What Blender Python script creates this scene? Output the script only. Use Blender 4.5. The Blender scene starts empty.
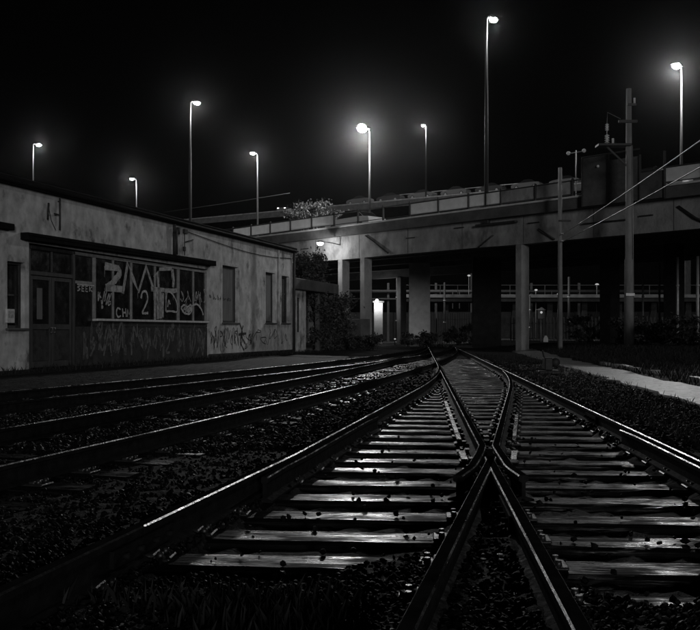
import bpy, math, random
import numpy as np
from mathutils import Vector, Matrix

rnd = random.Random(7)
rng = np.random.default_rng(7)
SC = bpy.context.scene
COL = SC.collection

# ------------------------------------------------------------------ camera
CAM_Z = 1.06
cam_d = bpy.data.cameras.new('camera')
cam_d.sensor_width = 36.0
cam_d.lens = 36.0 * 900 / 700
cam_d.shift_y = (331 - 315) / 700
cam_d.clip_start = 0.05
cam_d.clip_end = 4000
cam = bpy.data.objects.new('camera', cam_d)
COL.objects.link(cam)
cam.location = (0, 0, CAM_Z)
cam.rotation_euler = (math.pi / 2, 0, 0)
SC.camera = cam

# ------------------------------------------------------------------ night sky
SUN_EL, SUN_AZ = math.radians(6.5), math.radians(166)     # azimuth clockwise from +Y
w = bpy.data.worlds.new('World')
SC.world = w
w.use_nodes = True
nt = w.node_tree
bg = nt.nodes['Background']
sky = nt.nodes.new('ShaderNodeTexSky')
sky.sky_type = 'NISHITA'
sky.sun_disc = False
sky.sun_elevation = SUN_EL
sky.sun_rotation = SUN_AZ
bw = nt.nodes.new('ShaderNodeRGBToBW')
nt.links.new(sky.outputs[0], bw.inputs[0])
nt.links.new(bw.outputs[0], bg.inputs[0])
bg.inputs[1].default_value = 0.0002

# faint, very soft fill sun added behind the camera for wall and girder
sun_d = bpy.data.lights.new('fill_sun', 'SUN')
sun_d.energy = 0.45
sun_d.angle = math.radians(10)
sun_d.color = (1, 1, 1)
sun = bpy.data.objects.new('fill_sun', sun_d)
COL.objects.link(sun)
_d = Vector((math.sin(SUN_AZ) * math.cos(SUN_EL), math.cos(SUN_AZ) * math.cos(SUN_EL), math.sin(SUN_EL)))
sun.rotation_euler = _d.to_track_quat('Z', 'Y').to_euler()

SC.view_settings.view_transform = 'Standard'
SC.view_settings.look = 'None'
SC.view_settings.exposure = 0.0
SC.view_settings.gamma = 1.0
SC.view_settings.use_curve_mapping = False
SC.cycles.max_bounces = 4
SC.cycles.diffuse_bounces = 2
SC.cycles.glossy_bounces = 2
SC.cycles.caustics_reflective = False
SC.cycles.caustics_refractive = False
SC.cycles.volume_bounces = 0
SC.cycles.use_denoising = True
SC.cycles.sample_clamp_indirect = 4.0

LAMP_W = 1.0        # one scale for every lit lamp

# ------------------------------------------------------------------ helpers
def tag(o, label=None, cat=None, group=None, kind=None):
    if label: o['label'] = label
    if cat: o['category'] = cat
    if group: o['group'] = group
    if kind: o['kind'] = kind
    return o

def thing(name, label, cat, loc=(0, 0, 0), rz=0.0, group=None):
    o = bpy.data.objects.new(name, None)
    o.empty_display_size = 0.2
    COL.objects.link(o)
    o.location = loc
    o.rotation_euler = (0, 0, rz)
    return tag(o, label, cat, group)

class MB:
    """collects shapes; build() links them as one mesh object"""
    def __init__(self, off=(0, 0, 0)):
        self.v = []; self.f = []; self.m = []; self.sm = []; self.off = Vector(off)
    def add(self, vs, fs, mi=0, smooth=False):
        b = len(self.v)
        self.v += [tuple(Vector(p) - self.off) for p in vs]
        self.f += [tuple(b + i for i in f) for f in fs]
        self.m += [mi] * len(fs); self.sm += [smooth] * len(fs)
        return self
    def box(self, x0, x1, y0, y1, z0, z1, mi=0):
        vs = [(x, y, z) for z in (z0, z1) for y in (y0, y1) for x in (x0, x1)]
        return self.add(vs, [(0, 2, 3, 1), (4, 5, 7, 6), (0, 1, 5, 4), (2, 6, 7, 3), (0, 4, 6, 2), (1, 3, 7, 5)], mi)
    def bbox(self, x0, x1, y0, y1, z0, z1, b=0.01, mi=0):
        """box with chamfered edges"""
        b = min(b, (x1 - x0) * .45, (y1 - y0) * .45, (z1 - z0) * .45)
        vs = []; idx = {}
        X = (x0, x1); Y = (y0, y1); Z = (z0, z1)
        for i in (0, 1):
            for j in (0, 1):
                for k in (0, 1):
                    sx, sy, sz = (1 - 2 * i) * b, (1 - 2 * j) * b, (1 - 2 * k) * b
                    for a in range(3):
                        idx[i, j, k, a] = len(vs)
                        vs.append((X[i] + (0 if a == 0 else sx), Y[j] + (0 if a == 1 else sy), Z[k] + (0 if a == 2 else sz)))
        fs = []
        for i in (0, 1):
            q = [idx[i, 0, 0, 0], idx[i, 1, 0, 0], idx[i, 1, 1, 0], idx[i, 0, 1, 0]]; fs.append(tuple(q if i else q[::-1]))
            q = [idx[0, i, 0, 1], idx[1, i, 0, 1], idx[1, i, 1, 1], idx[0, i, 1, 1]]; fs.append(tuple(q[::-1] if i else q))
            q = [idx[0, 0, i, 2], idx[1, 0, i, 2], idx[1, 1, i, 2], idx[0, 1, i, 2]]; fs.append(tuple(q if i else q[::-1]))
        for j in (0, 1):
            for k in (0, 1):
                q = (idx[0, j, k, 1], idx[1, j, k, 1], idx[1, j, k, 2], idx[0, j, k, 2]); fs.append(q if (j ^ k) else q[::-1])
                q = (idx[j, 0, k, 0], idx[j, 1, k, 0], idx[j, 1, k, 2], idx[j, 0, k, 2]); fs.append(q[::-1] if (j ^ k) else q)
                q = (idx[j, k, 0, 0], idx[j, k, 1, 0], idx[j, k, 1, 1], idx[j, k, 0, 1]); fs.append(q if (j ^ k) else q[::-1])
        for i in (0, 1):
            for j in (0, 1):
                for k in (0, 1):
                    q = tuple(idx[i, j, k, a] for a in range(3)); fs.append(q[::-1] if (i + j + k) % 2 == 0 else q)
        return self.add(vs, fs, mi)
    def bar(self, p, q, wd, ht=None, mi=0, up=(0, 0, 1)):
        ht = ht or wd
        p, q = Vector(p), Vector(q); d = (q - p).normalized(); u = Vector(up)
        if abs(d.dot(u)) > .95: u = Vector((0, 1, 0))
        s = d.cross(u).normalized(); u = s.cross(d)
        vs = []
        for c in (p, q):
            for a, b in ((-1, -1), (1, -1), (1, 1), (-1, 1)): vs.append(c + s * a * wd / 2 + u * b * ht / 2)
        return self.add(vs, [(0, 1, 2, 3), (7, 6, 5, 4), (0, 4, 5, 1), (1, 5, 6, 2), (2, 6, 7, 3), (3, 7, 4, 0)], mi)
    def tube(self, pts, r, n=8, mi=0, caps=True):
        pts = [Vector(p) for p in pts]; rs = r if isinstance(r, (list, tuple)) else [r] * len(pts)
        vs = []; fs = []
        for i, p in enumerate(pts):
            d = (pts[min(i + 1, len(pts) - 1)] - pts[max(i - 1, 0)]).normalized()
            u = Vector((0, 0, 1)) if abs(d.z) < .9 else Vector((1, 0, 0))
            s = d.cross(u).normalized(); u = s.cross(d)
            for k in range(n):
                a = 2 * math.pi * k / n
                vs.append(p + (s * math.cos(a) + u * math.sin(a)) * rs[i])
        for i in range(len(pts) - 1):
            for k in range(n):
                a, b = i * n + k, i * n + (k + 1) % n
                fs.append((a, b, b + n, a + n))
        self.add(vs, fs, mi, True)
        if caps:
            b = len(self.v) - len(vs)
            self.f += [tuple(b + k for k in range(n))[::-1], tuple(b + (len(pts) - 1) * n + k for k in range(n))]
            self.m += [mi, mi]; self.sm += [False, False]
        return self
    def prism(self, poly, y0, y1, mi=0):
        """polygon in x,z swept from y0 to y1"""
        n = len(poly)
        vs = [(x, y0, z) for x, z in poly] + [(x, y1, z) for x, z in poly]
        fs = [tuple(range(n)), tuple(range(2 * n - 1, n - 1, -1))] + [(i, i + n, (i + 1) % n + n, (i + 1) % n) for i in range(n)]
        return self.add(vs, fs, mi)
    def ball(self, c, r, nu=10, nv=6, sc=(1, 1, 1), mi=0):
        vs = [(c[0], c[1], c[2] - r * sc[2])]; fs = []
        for j in range(1, nv):
            t = math.pi * j / nv - math.pi / 2
            for i in range(nu):
                a = 2 * math.pi * i / nu
                vs.append((c[0] + r * sc[0] * math.cos(t) * math.cos(a), c[1] + r * sc[1] * math.cos(t) * math.sin(a), c[2] + r * sc[2] * math.sin(t)))
        vs.append((c[0], c[1], c[2] + r * sc[2]))
        for i in range(nu):
            k = (i + 1) % nu
            fs.append((0, 1 + k, 1 + i)); fs.append((len(vs) - 1, 1 + (nv - 2) * nu + i, 1 + (nv - 2) * nu + k))
            for j in range(nv - 2):
                a = 1 + j * nu
                fs.append((a + i, a + k, a + nu + k, a + nu + i))
        return self.add(vs, fs, mi, True)
    def mesh(self, name, mats):
        me = bpy.data.meshes.new(name)
        me.from_pydata(self.v, [], self.f)
        for m in (mats if isinstance(mats, (list, tuple)) else [mats]): me.materials.append(m)
        me.polygons.foreach_set('material_index', self.m)
        me.polygons.foreach_set('use_smooth', self.sm)
        me.update()
        return me
    def build(self, name, mats, parent=None, loc=None):
        return put(name, self.mesh(name, mats), parent, loc)

def put(name, me, parent=None, loc=None, rz=0.0):
    o = bpy.data.objects.new(name, me)
    COL.objects.link(o)
    if parent is not None: o.parent = parent
    if loc is not None: o.location = loc
    if rz: o.rotation_euler = (0, 0, rz)
    return o

def np_mesh(name, V, Fc, mat):
    """big mesh of triangles or quads from arrays"""
    me = bpy.data.meshes.new(name)
    k = Fc.shape[1]
    me.vertices.add(len(V)); me.vertices.foreach_set('co', np.ascontiguousarray(V, dtype=np.float32).ravel())
    me.loops.add(Fc.size); me.loops.foreach_set('vertex_index', np.ascontiguousarray(Fc, dtype=np.int32).ravel())
    me.polygons.add(len(Fc))
    me.polygons.foreach_set('loop_start', np.arange(0, Fc.size, k, dtype=np.int32))
    me.polygons.foreach_set('loop_total', np.full(len(Fc), k, dtype=np.int32))
    me.materials.append(mat)
    me.update(calc_edges=True); me.validate()
    return me

# ------------------------------------------------------------------ materials (black-and-white photograph: all greys)
def mat(name, base=.2, rough=.7, metal=0.0, spec=.5, var=.0, vscale=3.0, bump=0.0, bscale=30.0, stretch=(1, 1, 1), rvar=0.0, dark=None, dscale=1.0, dthr=.55, dwid=.12, island=0.0):
    m = bpy.data.materials.new(name); m.use_nodes = True
    t = m.node_tree; N = t.nodes; L = t.links
    bs = N['Principled BSDF']
    bs.inputs['Roughness'].default_value = rough
    bs.inputs['Metallic'].default_value = metal
    bs.inputs['Specular IOR Level'].default_value = spec
    bs.inputs['Base Color'].default_value = (base, base, base, 1)
    tc = N.new('ShaderNodeTexCoord'); mp = N.new('ShaderNodeMapping'); mp.inputs['Scale'].default_value = stretch
    L.new(tc.outputs['Object'], mp.inputs[0])
    def noise(sc, det=6, ro=.6):
        n = N.new('ShaderNodeTexNoise'); n.inputs['Scale'].default_value = sc; n.inputs['Detail'].default_value = det; n.inputs['Roughness'].default_value = ro
        L.new(mp.outputs[0], n.inputs['Vector']); return n
    def rng_(sock, a, b, c, d):
        r = N.new('ShaderNodeMapRange'); r.inputs[1].default_value = a; r.inputs[2].default_value = b; r.inputs[3].default_value = c; r.inputs[4].default_value = d
        L.new(sock, r.inputs[0]); return r.outputs[0]
    def mul(a, b):
        k = N.new('ShaderNodeMath'); k.operation = 'MULTIPLY'
        for i, s in enumerate((a, b)):
            if isinstance(s, float): k.inputs[i].default_value = s
            else: L.new(s, k.inputs[i])
        return k.outputs[0]
    col = None
    if var > 0:
        n = noise(vscale, 8)
        col = rng_(n.outputs[0], .3, .7, base * (1 - var), base * (1 + var))
    if dark is not None:
        n = noise(dscale, 7, .65)
        k = rng_(n.outputs[0], dthr, dthr + dwid, 1.0, dark)
        col = mul(col if col is not None else float(base), k)
    if island > 0:
        g = N.new('ShaderNodeNewGeometry')
        k = rng_(g.outputs['Random Per Island'], 0, 1, 1 - island, 1 + island)
        col = mul(col if col is not None else float(base), k)
    if col is not None:
        L.new(col, bs.inputs['Base Color'])
    if rvar > 0:
        n = noise(vscale * 2.3, 5)
        L.new(rng_(n.outputs[0], .3, .7, max(.03, rough - rvar), min(1, rough + rvar)), bs.inputs['Roughness'])
    if bump > 0:
        n = noise(bscale, 6)
        b = N.new('ShaderNodeBump'); b.inputs['Strength'].default_value = 1.0; b.inputs['Distance'].default_value = bump
        L.new(n.outputs[0], b.inputs['Height']); L.new(b.outputs[0], bs.inputs['Normal'])
    return m

def emat(name, strength):
    m = bpy.data.materials.new(name); m.use_nodes = True
    t = m.node_tree; t.nodes.clear()
    e = t.nodes.new('ShaderNodeEmission'); o = t.nodes.new('ShaderNodeOutputMaterial')
    e.inputs[1].default_value = strength
    t.links.new(e.outputs[0], o.inputs[0])
    return m

M = {}
M['ground'] = mat('gravel_ground', .014, .8, var=.5, vscale=2.5, bump=.03, bscale=22, dark=.4, dscale=.5, spec=.2)
M['stone'] = mat('ballast_stone', .011, .62, var=.4, vscale=9, island=.9, spec=.08, rvar=.25)
M['path'] = mat('worn_concrete_path', .24, .42, var=.35, vscale=3, bump=.012, bscale=14, rvar=.2, dark=.25, dscale=2.2, dthr=.55)
M['wood'] = mat('wet_sleeper_timber', .014, .4, var=.6, vscale=5, stretch=(.3, 5, 5))
def wet_streaks(m):
    """worn timber: streaks along the grain, soaked and glossy in patches, dull and dirty between"""
    t = m.node_tree; N = t.nodes; L = t.links; bs = N['Principled BSDF']
    tc = N.new('ShaderNodeTexCoord'); oi = N.new('ShaderNodeObjectInfo')
    ad = N.new('ShaderNodeVectorMath'); ad.operation = 'ADD'; sc = N.new('ShaderNodeVectorMath'); sc.operation = 'SCALE'; sc.inputs[3].default_value = .02
    L.new(oi.outputs['Location'], sc.inputs[0]); L.new(tc.outputs['Object'], ad.inputs[0])
    cb = N.new('ShaderNodeCombineXYZ'); ml = N.new('ShaderNodeMath'); ml.operation = 'MULTIPLY'; ml.inputs[1].default_value = 37.0
    L.new(oi.outputs['Random'], ml.inputs[0]); L.new(ml.outputs[0], cb.inputs[0]); L.new(cb.outputs[0], ad.inputs[1])
    def nz(st, scl, det):
        mp = N.new('ShaderNodeMapping'); mp.inputs['Scale'].default_value = st; n = N.new('ShaderNodeTexNoise')
        n.inputs['Scale'].default_value = scl; n.inputs['Detail'].default_value = det; n.inputs['Roughness'].default_value = .6
        L.new(ad.outputs[0], mp.inputs[0]); L.new(mp.outputs[0], n.inputs['Vector']); return n.outputs[0]
    grain = nz((.25, 7, 7), 9, 4); patch = nz((1.0, 2.0, 2.0), 3.2, 7)
    mm = N.new('ShaderNodeMath'); mm.operation = 'MULTIPLY_ADD'; mm.inputs[1].default_value = .45
    L.new(grain, mm.inputs[0])
    m2 = N.new('ShaderNodeMath'); m2.operation = 'MULTIPLY'; m2.inputs[1].default_value = .55
    L.new(patch, m2.inputs[0]); L.new(m2.outputs[0], mm.inputs[2])
    def mr(a, b, c, d):
        r = N.new('ShaderNodeMapRange'); r.interpolation_type = 'SMOOTHSTEP'
        for q, v in enumerate((a, b, c, d)): r.inputs[q + 1].default_value = v
        L.new(mm.outputs[0], r.inputs[0]); return r.outputs[0]
    L.new(mr(.46, .60, .55, .17), bs.inputs['Roughness']); L.new(mr(.45, .60, .01, .42), bs.inputs['Specular IOR Level'])
    bp = N.new('ShaderNodeBump'); bp.inputs['Distance'].default_value = .0035
    L.new(grain, bp.inputs['Height']); L.new(bp.outputs[0], bs.inputs['Normal'])
wet_streaks(M['wood'])
M['rust'] = mat('rail_side_rust', .018, .75, var=.5, vscale=12, bump=.003, bscale=60, rvar=.15, spec=.05)
M['railtop'] = mat('rail_head_dark_sky', .025, .8, var=.5, vscale=7, bump=.002, bscale=30, spec=0.0)  # reflection of the dark sky put into the colour, no shine
M['railedge'] = mat('rail_edge_glint', .5, .28, metal=1.0, var=.5, vscale=3, bump=.006, bscale=14, rvar=.12, dark=.06, dscale=2.4, dthr=.49, dwid=.1)  # broken wet glints put into bright metal with dark patches
M['plate'] = mat('wet_baseplate_steel', .1, .4, metal=.7, var=.4, vscale=14, bump=.004, bscale=40, rvar=.15)
M['plaster'] = mat('stained_plaster', .58, .9, var=.4, vscale=2.2, bump=.014, bscale=9, dark=.25, dscale=1.3, dthr=.54, dwid=.13, stretch=(1, 1, .7), spec=.2)
M['plaster_dim'] = mat('dirty_painted_plinth', .032, .8, var=.5, vscale=4, bump=.01, bscale=12, dark=.3, dscale=3.0, dthr=.5)
M['roof'] = mat('bitumen_roof', .012, .95, var=.4, vscale=3, bump=.01, bscale=20, spec=.05)
M['frame'] = mat('old_painted_timber', .04, .6, var=.5, vscale=6, bump=.005, bscale=25, stretch=(1, 1, .3))
M['lightframe'] = mat('pale_painted_timber', .28, .6, var=.35, vscale=6, bump=.004, bscale=25)
M['glass'] = mat('dirty_window_glass', .02, .22, var=.6, vscale=1.6, rvar=.15, spec=.5)
M['board'] = mat('pale_window_board', .17, .8, var=.25, vscale=3, bump=.004, bscale=14, stretch=(2, 2, .4))
M['spray'] = mat('pale_spray_paint', .55, .7, var=.35, vscale=9)
M['sprayg'] = mat('grey_spray_paint', .45, .7, var=.4, vscale=9)
M['sprayb'] = mat('faded_spray_paint', .15, .8, var=.6, vscale=5)
M['sprayd'] = mat('dark_spray_paint', .03, .7, var=.4, vscale=9)
for _n in ('spray', 'sprayg', 'sprayb', 'sprayd'):
    _t = M[_n].node_tree; _c = _t.nodes.new('ShaderNodeTexCoord'); _z = _t.nodes.new('ShaderNodeTexNoise'); _r = _t.nodes.new('ShaderNodeMapRange')
    _z.inputs['Scale'].default_value = 5.5; _z.inputs['Detail'].default_value = 9; _z.inputs['Roughness'].default_value = .75
    for _i, _v in enumerate((.30, .50, .55 if _n == 'spray' else .15, 1.0)): _r.inputs[_i + 1].default_value = _v
    _t.links.new(_c.outputs['Object'], _z.inputs['Vector']); _t.links.new(_z.outputs[0], _r.inputs[0]); _t.links.new(_r.outputs[0], _t.nodes['Principled BSDF'].inputs['Alpha'])
M['white'] = mat('white_enamel', .7, .5, var=.2, vscale=9)
M['dark'] = mat('dark_metal', .025, .65, var=.4, vscale=8, bump=.003, bscale=30)
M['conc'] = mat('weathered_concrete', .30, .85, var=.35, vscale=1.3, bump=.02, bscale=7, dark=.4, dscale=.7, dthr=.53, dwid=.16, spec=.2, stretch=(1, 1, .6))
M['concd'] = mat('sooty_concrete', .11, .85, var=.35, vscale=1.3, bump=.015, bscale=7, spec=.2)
M['concw'] = mat('whitewashed_concrete', .62, .8, var=.2, vscale=2, bump=.01, bscale=9)
M['asphalt'] = mat('asphalt', .05, .75, var=.3, vscale=4, bump=.004, bscale=40)
M['galv'] = mat('galvanised_steel', .4, .5, metal=.4, var=.2, vscale=5)
M['post'] = mat('dull_lamp_post_steel', .03, .6, metal=.2, var=.2, vscale=5)
M['black'] = mat('shade_black_concrete', .018, .9, var=.4, vscale=2, bump=.01, bscale=8, spec=.1)  # shade beneath the bridge put into the concrete's colour; paving shares it
M['steel'] = mat('painted_steel', .12, .5, var=.3, vscale=5, metal=.2)
M['pole'] = mat('grey_pole_concrete', .22, .8, var=.35, vscale=3, bump=.006, bscale=18, stretch=(1, 1, .3))
M['cable'] = mat('worn_cable', .30, .45, metal=.5)
M['ceram'] = mat('glazed_ceramic', .8, .2)
M['carw'] = mat('pale_car_paint', .6, .25, spec=.6)
M['carg'] = mat('grey_car_paint', .14, .25, spec=.6)
M['card'] = mat('dark_car_paint', .06, .25, spec=.6)
M['carglass'] = mat('car_glass', .02, .1)
M['tyre'] = mat('tyre_rubber', .025, .8)
M['bark'] = mat('tree_bark', .06, .9, var=.4, vscale=8, bump=.02, bscale=12, stretch=(1, 1, .3))
M['leaf'] = mat('leaves', .04, .6, island=.5, spec=.3)
M['leafd'] = mat('dark_leaves', .05, .6, island=.5, spec=.3)
M['grass'] = mat('dry_grass', .025, .7, island=.6, spec=.2)
M['lens'] = emat('lit_lamp_lens', 160.0)
M['lens2'] = emat('lit_small_lamp', 40.0)
M['head'] = emat('lit_headlight', 5.0)
M['dim'] = emat('dim_signal_lamp', .45)
# pale translucent screen panels of the bridge railing
m = mat('translucent_panel', .55, .6, var=.25, vscale=2.5)
tn = m.node_tree; bs = tn.nodes['Principled BSDF']; tr = tn.nodes.new('ShaderNodeBsdfTranslucent'); mx = tn.nodes.new('ShaderNodeMixShader')
tr.inputs[0].default_value = (.6, .6, .6, 1); mx.inputs[0].default_value = .5
tn.links.new(bs.outputs[0], mx.inputs[1]); tn.links.new(tr.outputs[0], mx.inputs[2]); tn.links.new(mx.outputs[0], tn.nodes['Material Output'].inputs[0])
M['panel'] = m

# ------------------------------------------------------------------ track geometry (metres, camera over the origin)
SL = 0.0778                                   # the through track leans a little to the right
UD = Vector((SL, 1, 0)).normalized()          # along it
US = Vector((1, -SL, 0)).normalized()         # across it, to the right
G = 1.47
HEAD = 0.16
def rl(Y): return 1.0 + SL * (Y - 6.54)       # its left rail
def rr(Y): return rl(Y) + G * 1.003
def toff(Y):                                  # sideways offset of the diverging track
    R_, th, Y0 = 85.0, .118, 23.7
    s = Y0 - Y
    if s <= 0: return 0.0
    if s < R_ * th: return s * s / (2 * R_)
    return R_ * th * th / 2 + th * (s - R_ * th) + max(0, 6.6 - Y) * .032
def ll(Y): return rl(Y) - toff(Y)
def lr(Y): return rr(Y) - toff(Y)
def bc(Y):                                    # middle siding
    k = 2.19 - .047 * (Y - 6.1)
    return rl(Y) + G / 2 - (k * k if k > 0 else 0)
def cc(Y):                                    # siding beside the building
    k = 2.70 - .0585 * (Y - 11.4)
    return rl(Y) + G / 2 - (k * k if k > 0 else 0)

def gz(x, y):
    """height of the ground"""
    z = -.035
    if 0 < y < 60:
        inner = (ll(y) + .13 < x < min(lr(y), rl(y)) - .1) or (max(rl(y), lr(y)) + .1 < x < rr(y) - .13) or (y > 7.2 and rl(y) + .1 < x < lr(y) - .1)
        if y < 6.4 and lr(y) + .04 < x < rl(y) - .04: z = .03
        elif inner and x > rl(y) and y > 3.8 + .25 * math.sin(3 * x + 1) + .1 * math.sin(9 * x): z = -.045     # the timbers show nearer the camera on the right
        elif inner: z = -.045 if y > 4.0 + .22 * math.sin(2.3 * x) + .1 * math.sin(7 * x) else .0
        elif ll(y) - .9 < x < rr(y) + .7: z = .0
        for c in (bc(y), cc(y)):
            if abs(x - c) < .62: z = -.03
    r = min(max((x - 8.2) / 4, 0), 1) * min(max((y - 14) / 18, 0), 1)
    z += .38 * r * r * (3 - 2 * r)
    return z

# ground: one sheet out to the horizon, finer near the camera
def graded(lo, hi, step, far_lo, far_hi):
    a = list(np.arange(lo, hi + 1e-6, step)); s = step
    while a[-1] < far_hi: s *= 1.25; a.append(a[-1] + s)
    s = step; b = []
    x = lo
    while x > far_lo: s *= 1.25; x -= s; b.append(x)
    return np.array(b[::-1] + a)
xs = graded(-9, 9.5, .085, -330, 330); ys = graded(1.2, 26, .085, -80, 420)
nx_, ny_ = len(xs), len(ys)
GV = np.zeros((ny_, nx_, 3))
for j, y in enumerate(ys):
    for i, x in enumerate(xs):
        GV[j, i] = (x, y, gz(x, y))
GV[:, :, 2] += rng.normal(0, .009, (ny_, nx_)) * ((np.abs(xs) < 12)[None, :]) * ((ys < 30)[:, None])
ii = np.arange(ny_ - 1)[:, None] * nx_ + np.arange(nx_ - 1)[None, :]
FQ = np.stack([ii, ii + 1, ii + nx_ + 1, ii + nx_], -1).reshape(-1, 4)
tag(put('ground', np_mesh('ground', GV.reshape(-1, 3), FQ, M['ground'])), 'dark gravel ground of the railway yard', None, kind='structure')

# ------------------------------------------------------------------ rails
def rail_mesh(fx, y0, y1, step=.35, off=(0, 0, 0), mats=None, top_wide=.031, foot=.066):
    prof = [(-foot, 0), (-foot, .012), (-.012, .03), (-.012, .115), (-top_wide, .125), (-top_wide, .152), (-top_wide * .78, .16),
            (top_wide * .78, .16), (top_wide, .152), (top_wide, .125), (.012, .115), (.012, .03), (foot, .012), (foot, 0)]
    n = max(2, int((y1 - y0) / step) + 1)
    Y = np.linspace(y0, y1, n); k = len(prof)
    b = MB(off); vs = []; fs = []; mi = []
    for y in Y:
        x = fx(y); e = .05
        d = Vector(((fx(y + e) - fx(y - e)) / (2 * e), 1, 0)).normalized(); s = Vector((d.y, -d.x, 0))
        for a, z in prof: vs.append(Vector((x, y, z + .003)) + s * a)
    for i in range(n - 1):
        for q in range(k):
            p = (q + 1) % k
            fs.append((i * k + q, i * k + p, (i + 1) * k + p, (i + 1) * k + q)); mi.append(1 if q == 6 else 2 if q in (5, 7) else 0)
    fs += [tuple(range(k)), tuple((n - 1) * k + q for q in range(k))[::-1]]; mi += [0, 0]
    b.add(vs, fs)
    b.m[-len(fs):] = mi
    return b.mesh('rail', mats or [M['rust'], M['railtop'], M['railedge']])

TO = Vector((1.6, 6.5, 0))
turn = thing('railway_turnout', 'railway turnout with timber sleepers whose shiny rails cross in the foreground', 'railway track', TO)
FY = 6.54
put('rail', rail_mesh(ll, 1.0, 4.15, off=TO, mats=[M['rust'], M['railtop'], M['rust']]), turn)  # rust on the edges stands in for the highlight fading along here
put('rail', rail_mesh(ll, 4.16, 60, off=TO), turn)
put('rail', rail_mesh(rr, 1.0, 60, off=TO), turn)
put('rail', rail_mesh(rl, 1.0, FY - .10, off=TO), turn)
put('rail', rail_mesh(lr, 1.0, FY - .10, off=TO), turn)
# the crossing: point of the V and the two wing rails
fr = MB(TO)
fr.prism([(-.03, .003), (.03, .003), (.022, .163), (-.022, .163)], FY - .14, FY + .30)
for i in range(len(fr.v) - 8, len(fr.v)):
    x, y, z = fr.v[i]; yy = y + TO.y
    fr.v[i] = (x + TO.x + rl(yy) * .5 + lr(yy) * .5 - TO.x, y, z)
fr.m = [1] * len(fr.m)
fr.build('crossing_nose', [M['rust'], M['railtop']], turn)
def wing(side):
    # closure rail comes to the throat, kinks and runs beside the other leg of the V
    def fx(Y):
        gap = .105
        if side < 0:      # the left-hand wing: closure rail of the through track's left rail, then beside the diverging rail
            b = lr(Y) - gap - max(0, (FY - .55 - Y)) * .12
            return rl(Y) if Y > FY + .55 else min(rl(Y), b)
        b = rl(Y) + gap + max(0, (FY - .55 - Y)) * .12
        return lr(Y) if Y > FY + .55 else max(lr(Y), b)
    return fx
put('closure_rail', rail_mesh(wing(-1), FY - .95, 23.5, .15, off=TO), turn)
put('closure_rail', rail_mesh(wing(1), FY - .95, 20.5, .15, off=TO), turn)
for y_, a, c in ((FY - .45, -.09, .09), (FY - .75, -.11, .11), (FY + .45, -.05, .05)):
    xm = (rl(y_) + lr(y_)) / 2
    for f, sg in ((lr, -1), (rl, 1)) if y_ < FY else ((rl, 1),):
        x_ = f(y_) + (sg * .052 if y_ < FY else (lr(y_) - rl(y_)) / 2)
        k_ = MB(TO); k_.bbox(x_ - .03, x_ + .03, y_ - .07, y_ + .07, .03, .12, .008)
        for e_ in (-.035, .035): k_.tube([(x_, y_ + e_, .118), (x_, y_ + e_, .14)], .013, 6)
        k_.build('spacer_block', M['rust'], turn)
# check rails inside the outer rails
def chk(f, sgn, y0, y1):
    def fx(Y):
        e = max(0, y0 + .5 - Y, Y - (y1 - .5))
        return f(Y) + sgn * (.092 + e * .05)
    return fx
put('check_rail', rail_mesh(chk(ll, 1, 5.6, 9.6), 5.6, 9.6, .2, off=TO, foot=.05, top_wide=.022), turn, (0, 0, -.012))
put('check_rail', rail_mesh(chk(rr, -1, 4.6, 8.2), 4.6, 8.2, .2, off=TO, foot=.05), turn)
# bright strips added beside the closure rails for wet sheen on their feet
for f, o_, y0, y1, wd in ((rl, -.125, 8.4, 13.0, .04), (rl, -.14, 7.1, 7.6, .05), (lr, .125, 8.6, 10.9, .035), (lr, .14, 7.1, 7.6, .045),):
    b = MB(TO)
    b.bar((f(y0) + o_, y0, .038), (f(y1) + o_, y1, .038), wd, .024)
    b.build('sheen_strip', M['railedge'] if y0 > 7 else M['plate'], turn)
# fishplates with bolts where rail lengths meet
def fishplate(f, y, side):
    b = MB(TO)
    b.bar((f(y - .3) + side * .026, y - .3, .075), (f(y + .3) + side * .026, y + .3, .075), .02, .075)
    for k in (-.22, -.08, .08, .22):
        p = Vector((f(y + k) + side * .036, y + k, .075)); b.tube([p, p + Vector((side * .03, 0, 0))], .014, 6)
    b.build('fishplate', M['rust'], turn)
for f, y, s in ((ll, 9.4, 1), (rr, 10.2, -1), (rl, 4.9, 1), (rl, 4.9, -1), (lr, 5.0, -1), (rr, 3.9, -1), (ll, 4.155, 1)): fishplate(f, y, s)

# sleepers: each one its own timber; nine shared shapes, each with checks and a worn outline
def sleeper_mesh(seed, length, parts_=1):
    r = random.Random(seed); b = MB()
    n = max(6, int(length / .16)); W = .145
    rows = []
    for i in range(n + 1):
        x = -length / 2 + length * i / n
        e1 = r.uniform(-.003, .003); e2 = r.uniform(-.003, .003)
        zt = [r.uniform(-.003, .001) for _ in range(5)]
        q = [(x, -W + e1, -.15), (x, -W + e1, -.014 + zt[0] * .5), (x, -W * .72, zt[0]), (x, -W * .25, zt[1] - (.004 if r.random() < .3 else 0)), (x, W * .25, zt[2]), (x, W * .72, zt[3]), (x, W + e2, -.014 + zt[4] * .5), (x, W + e2, -.15)]
        rows.append(q)
    vs = [p for q in rows for p in q]; k = 8; fs = []
    for i in range(n):
        for q in range(k - 1): fs.append((i * k + q, (i + 1) * k + q, (i + 1) * k + q + 1, i * k + q + 1))
    fs += [tuple(range(k)), tuple(n * k + q for q in range(k))[::-1]]
    b.add(vs, fs)
    return b.mesh('sleeper', M['wood'])
def baseplate_mesh():
    b = MB()
    b.bbox(-.17, .17, -.075, .075, 0, .016, .006)
    for x in (-.125, .125):
        for y in (-.045, .045): b.tube([(x, y, .012), (x, y, .042)], [.02, .015], 6)
    for x in (-.075, .075): b.bbox(x - .022, x + .022, -.06, .06, .012, .032, .006)
    return b.mesh('baseplate', M['plate'])
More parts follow.
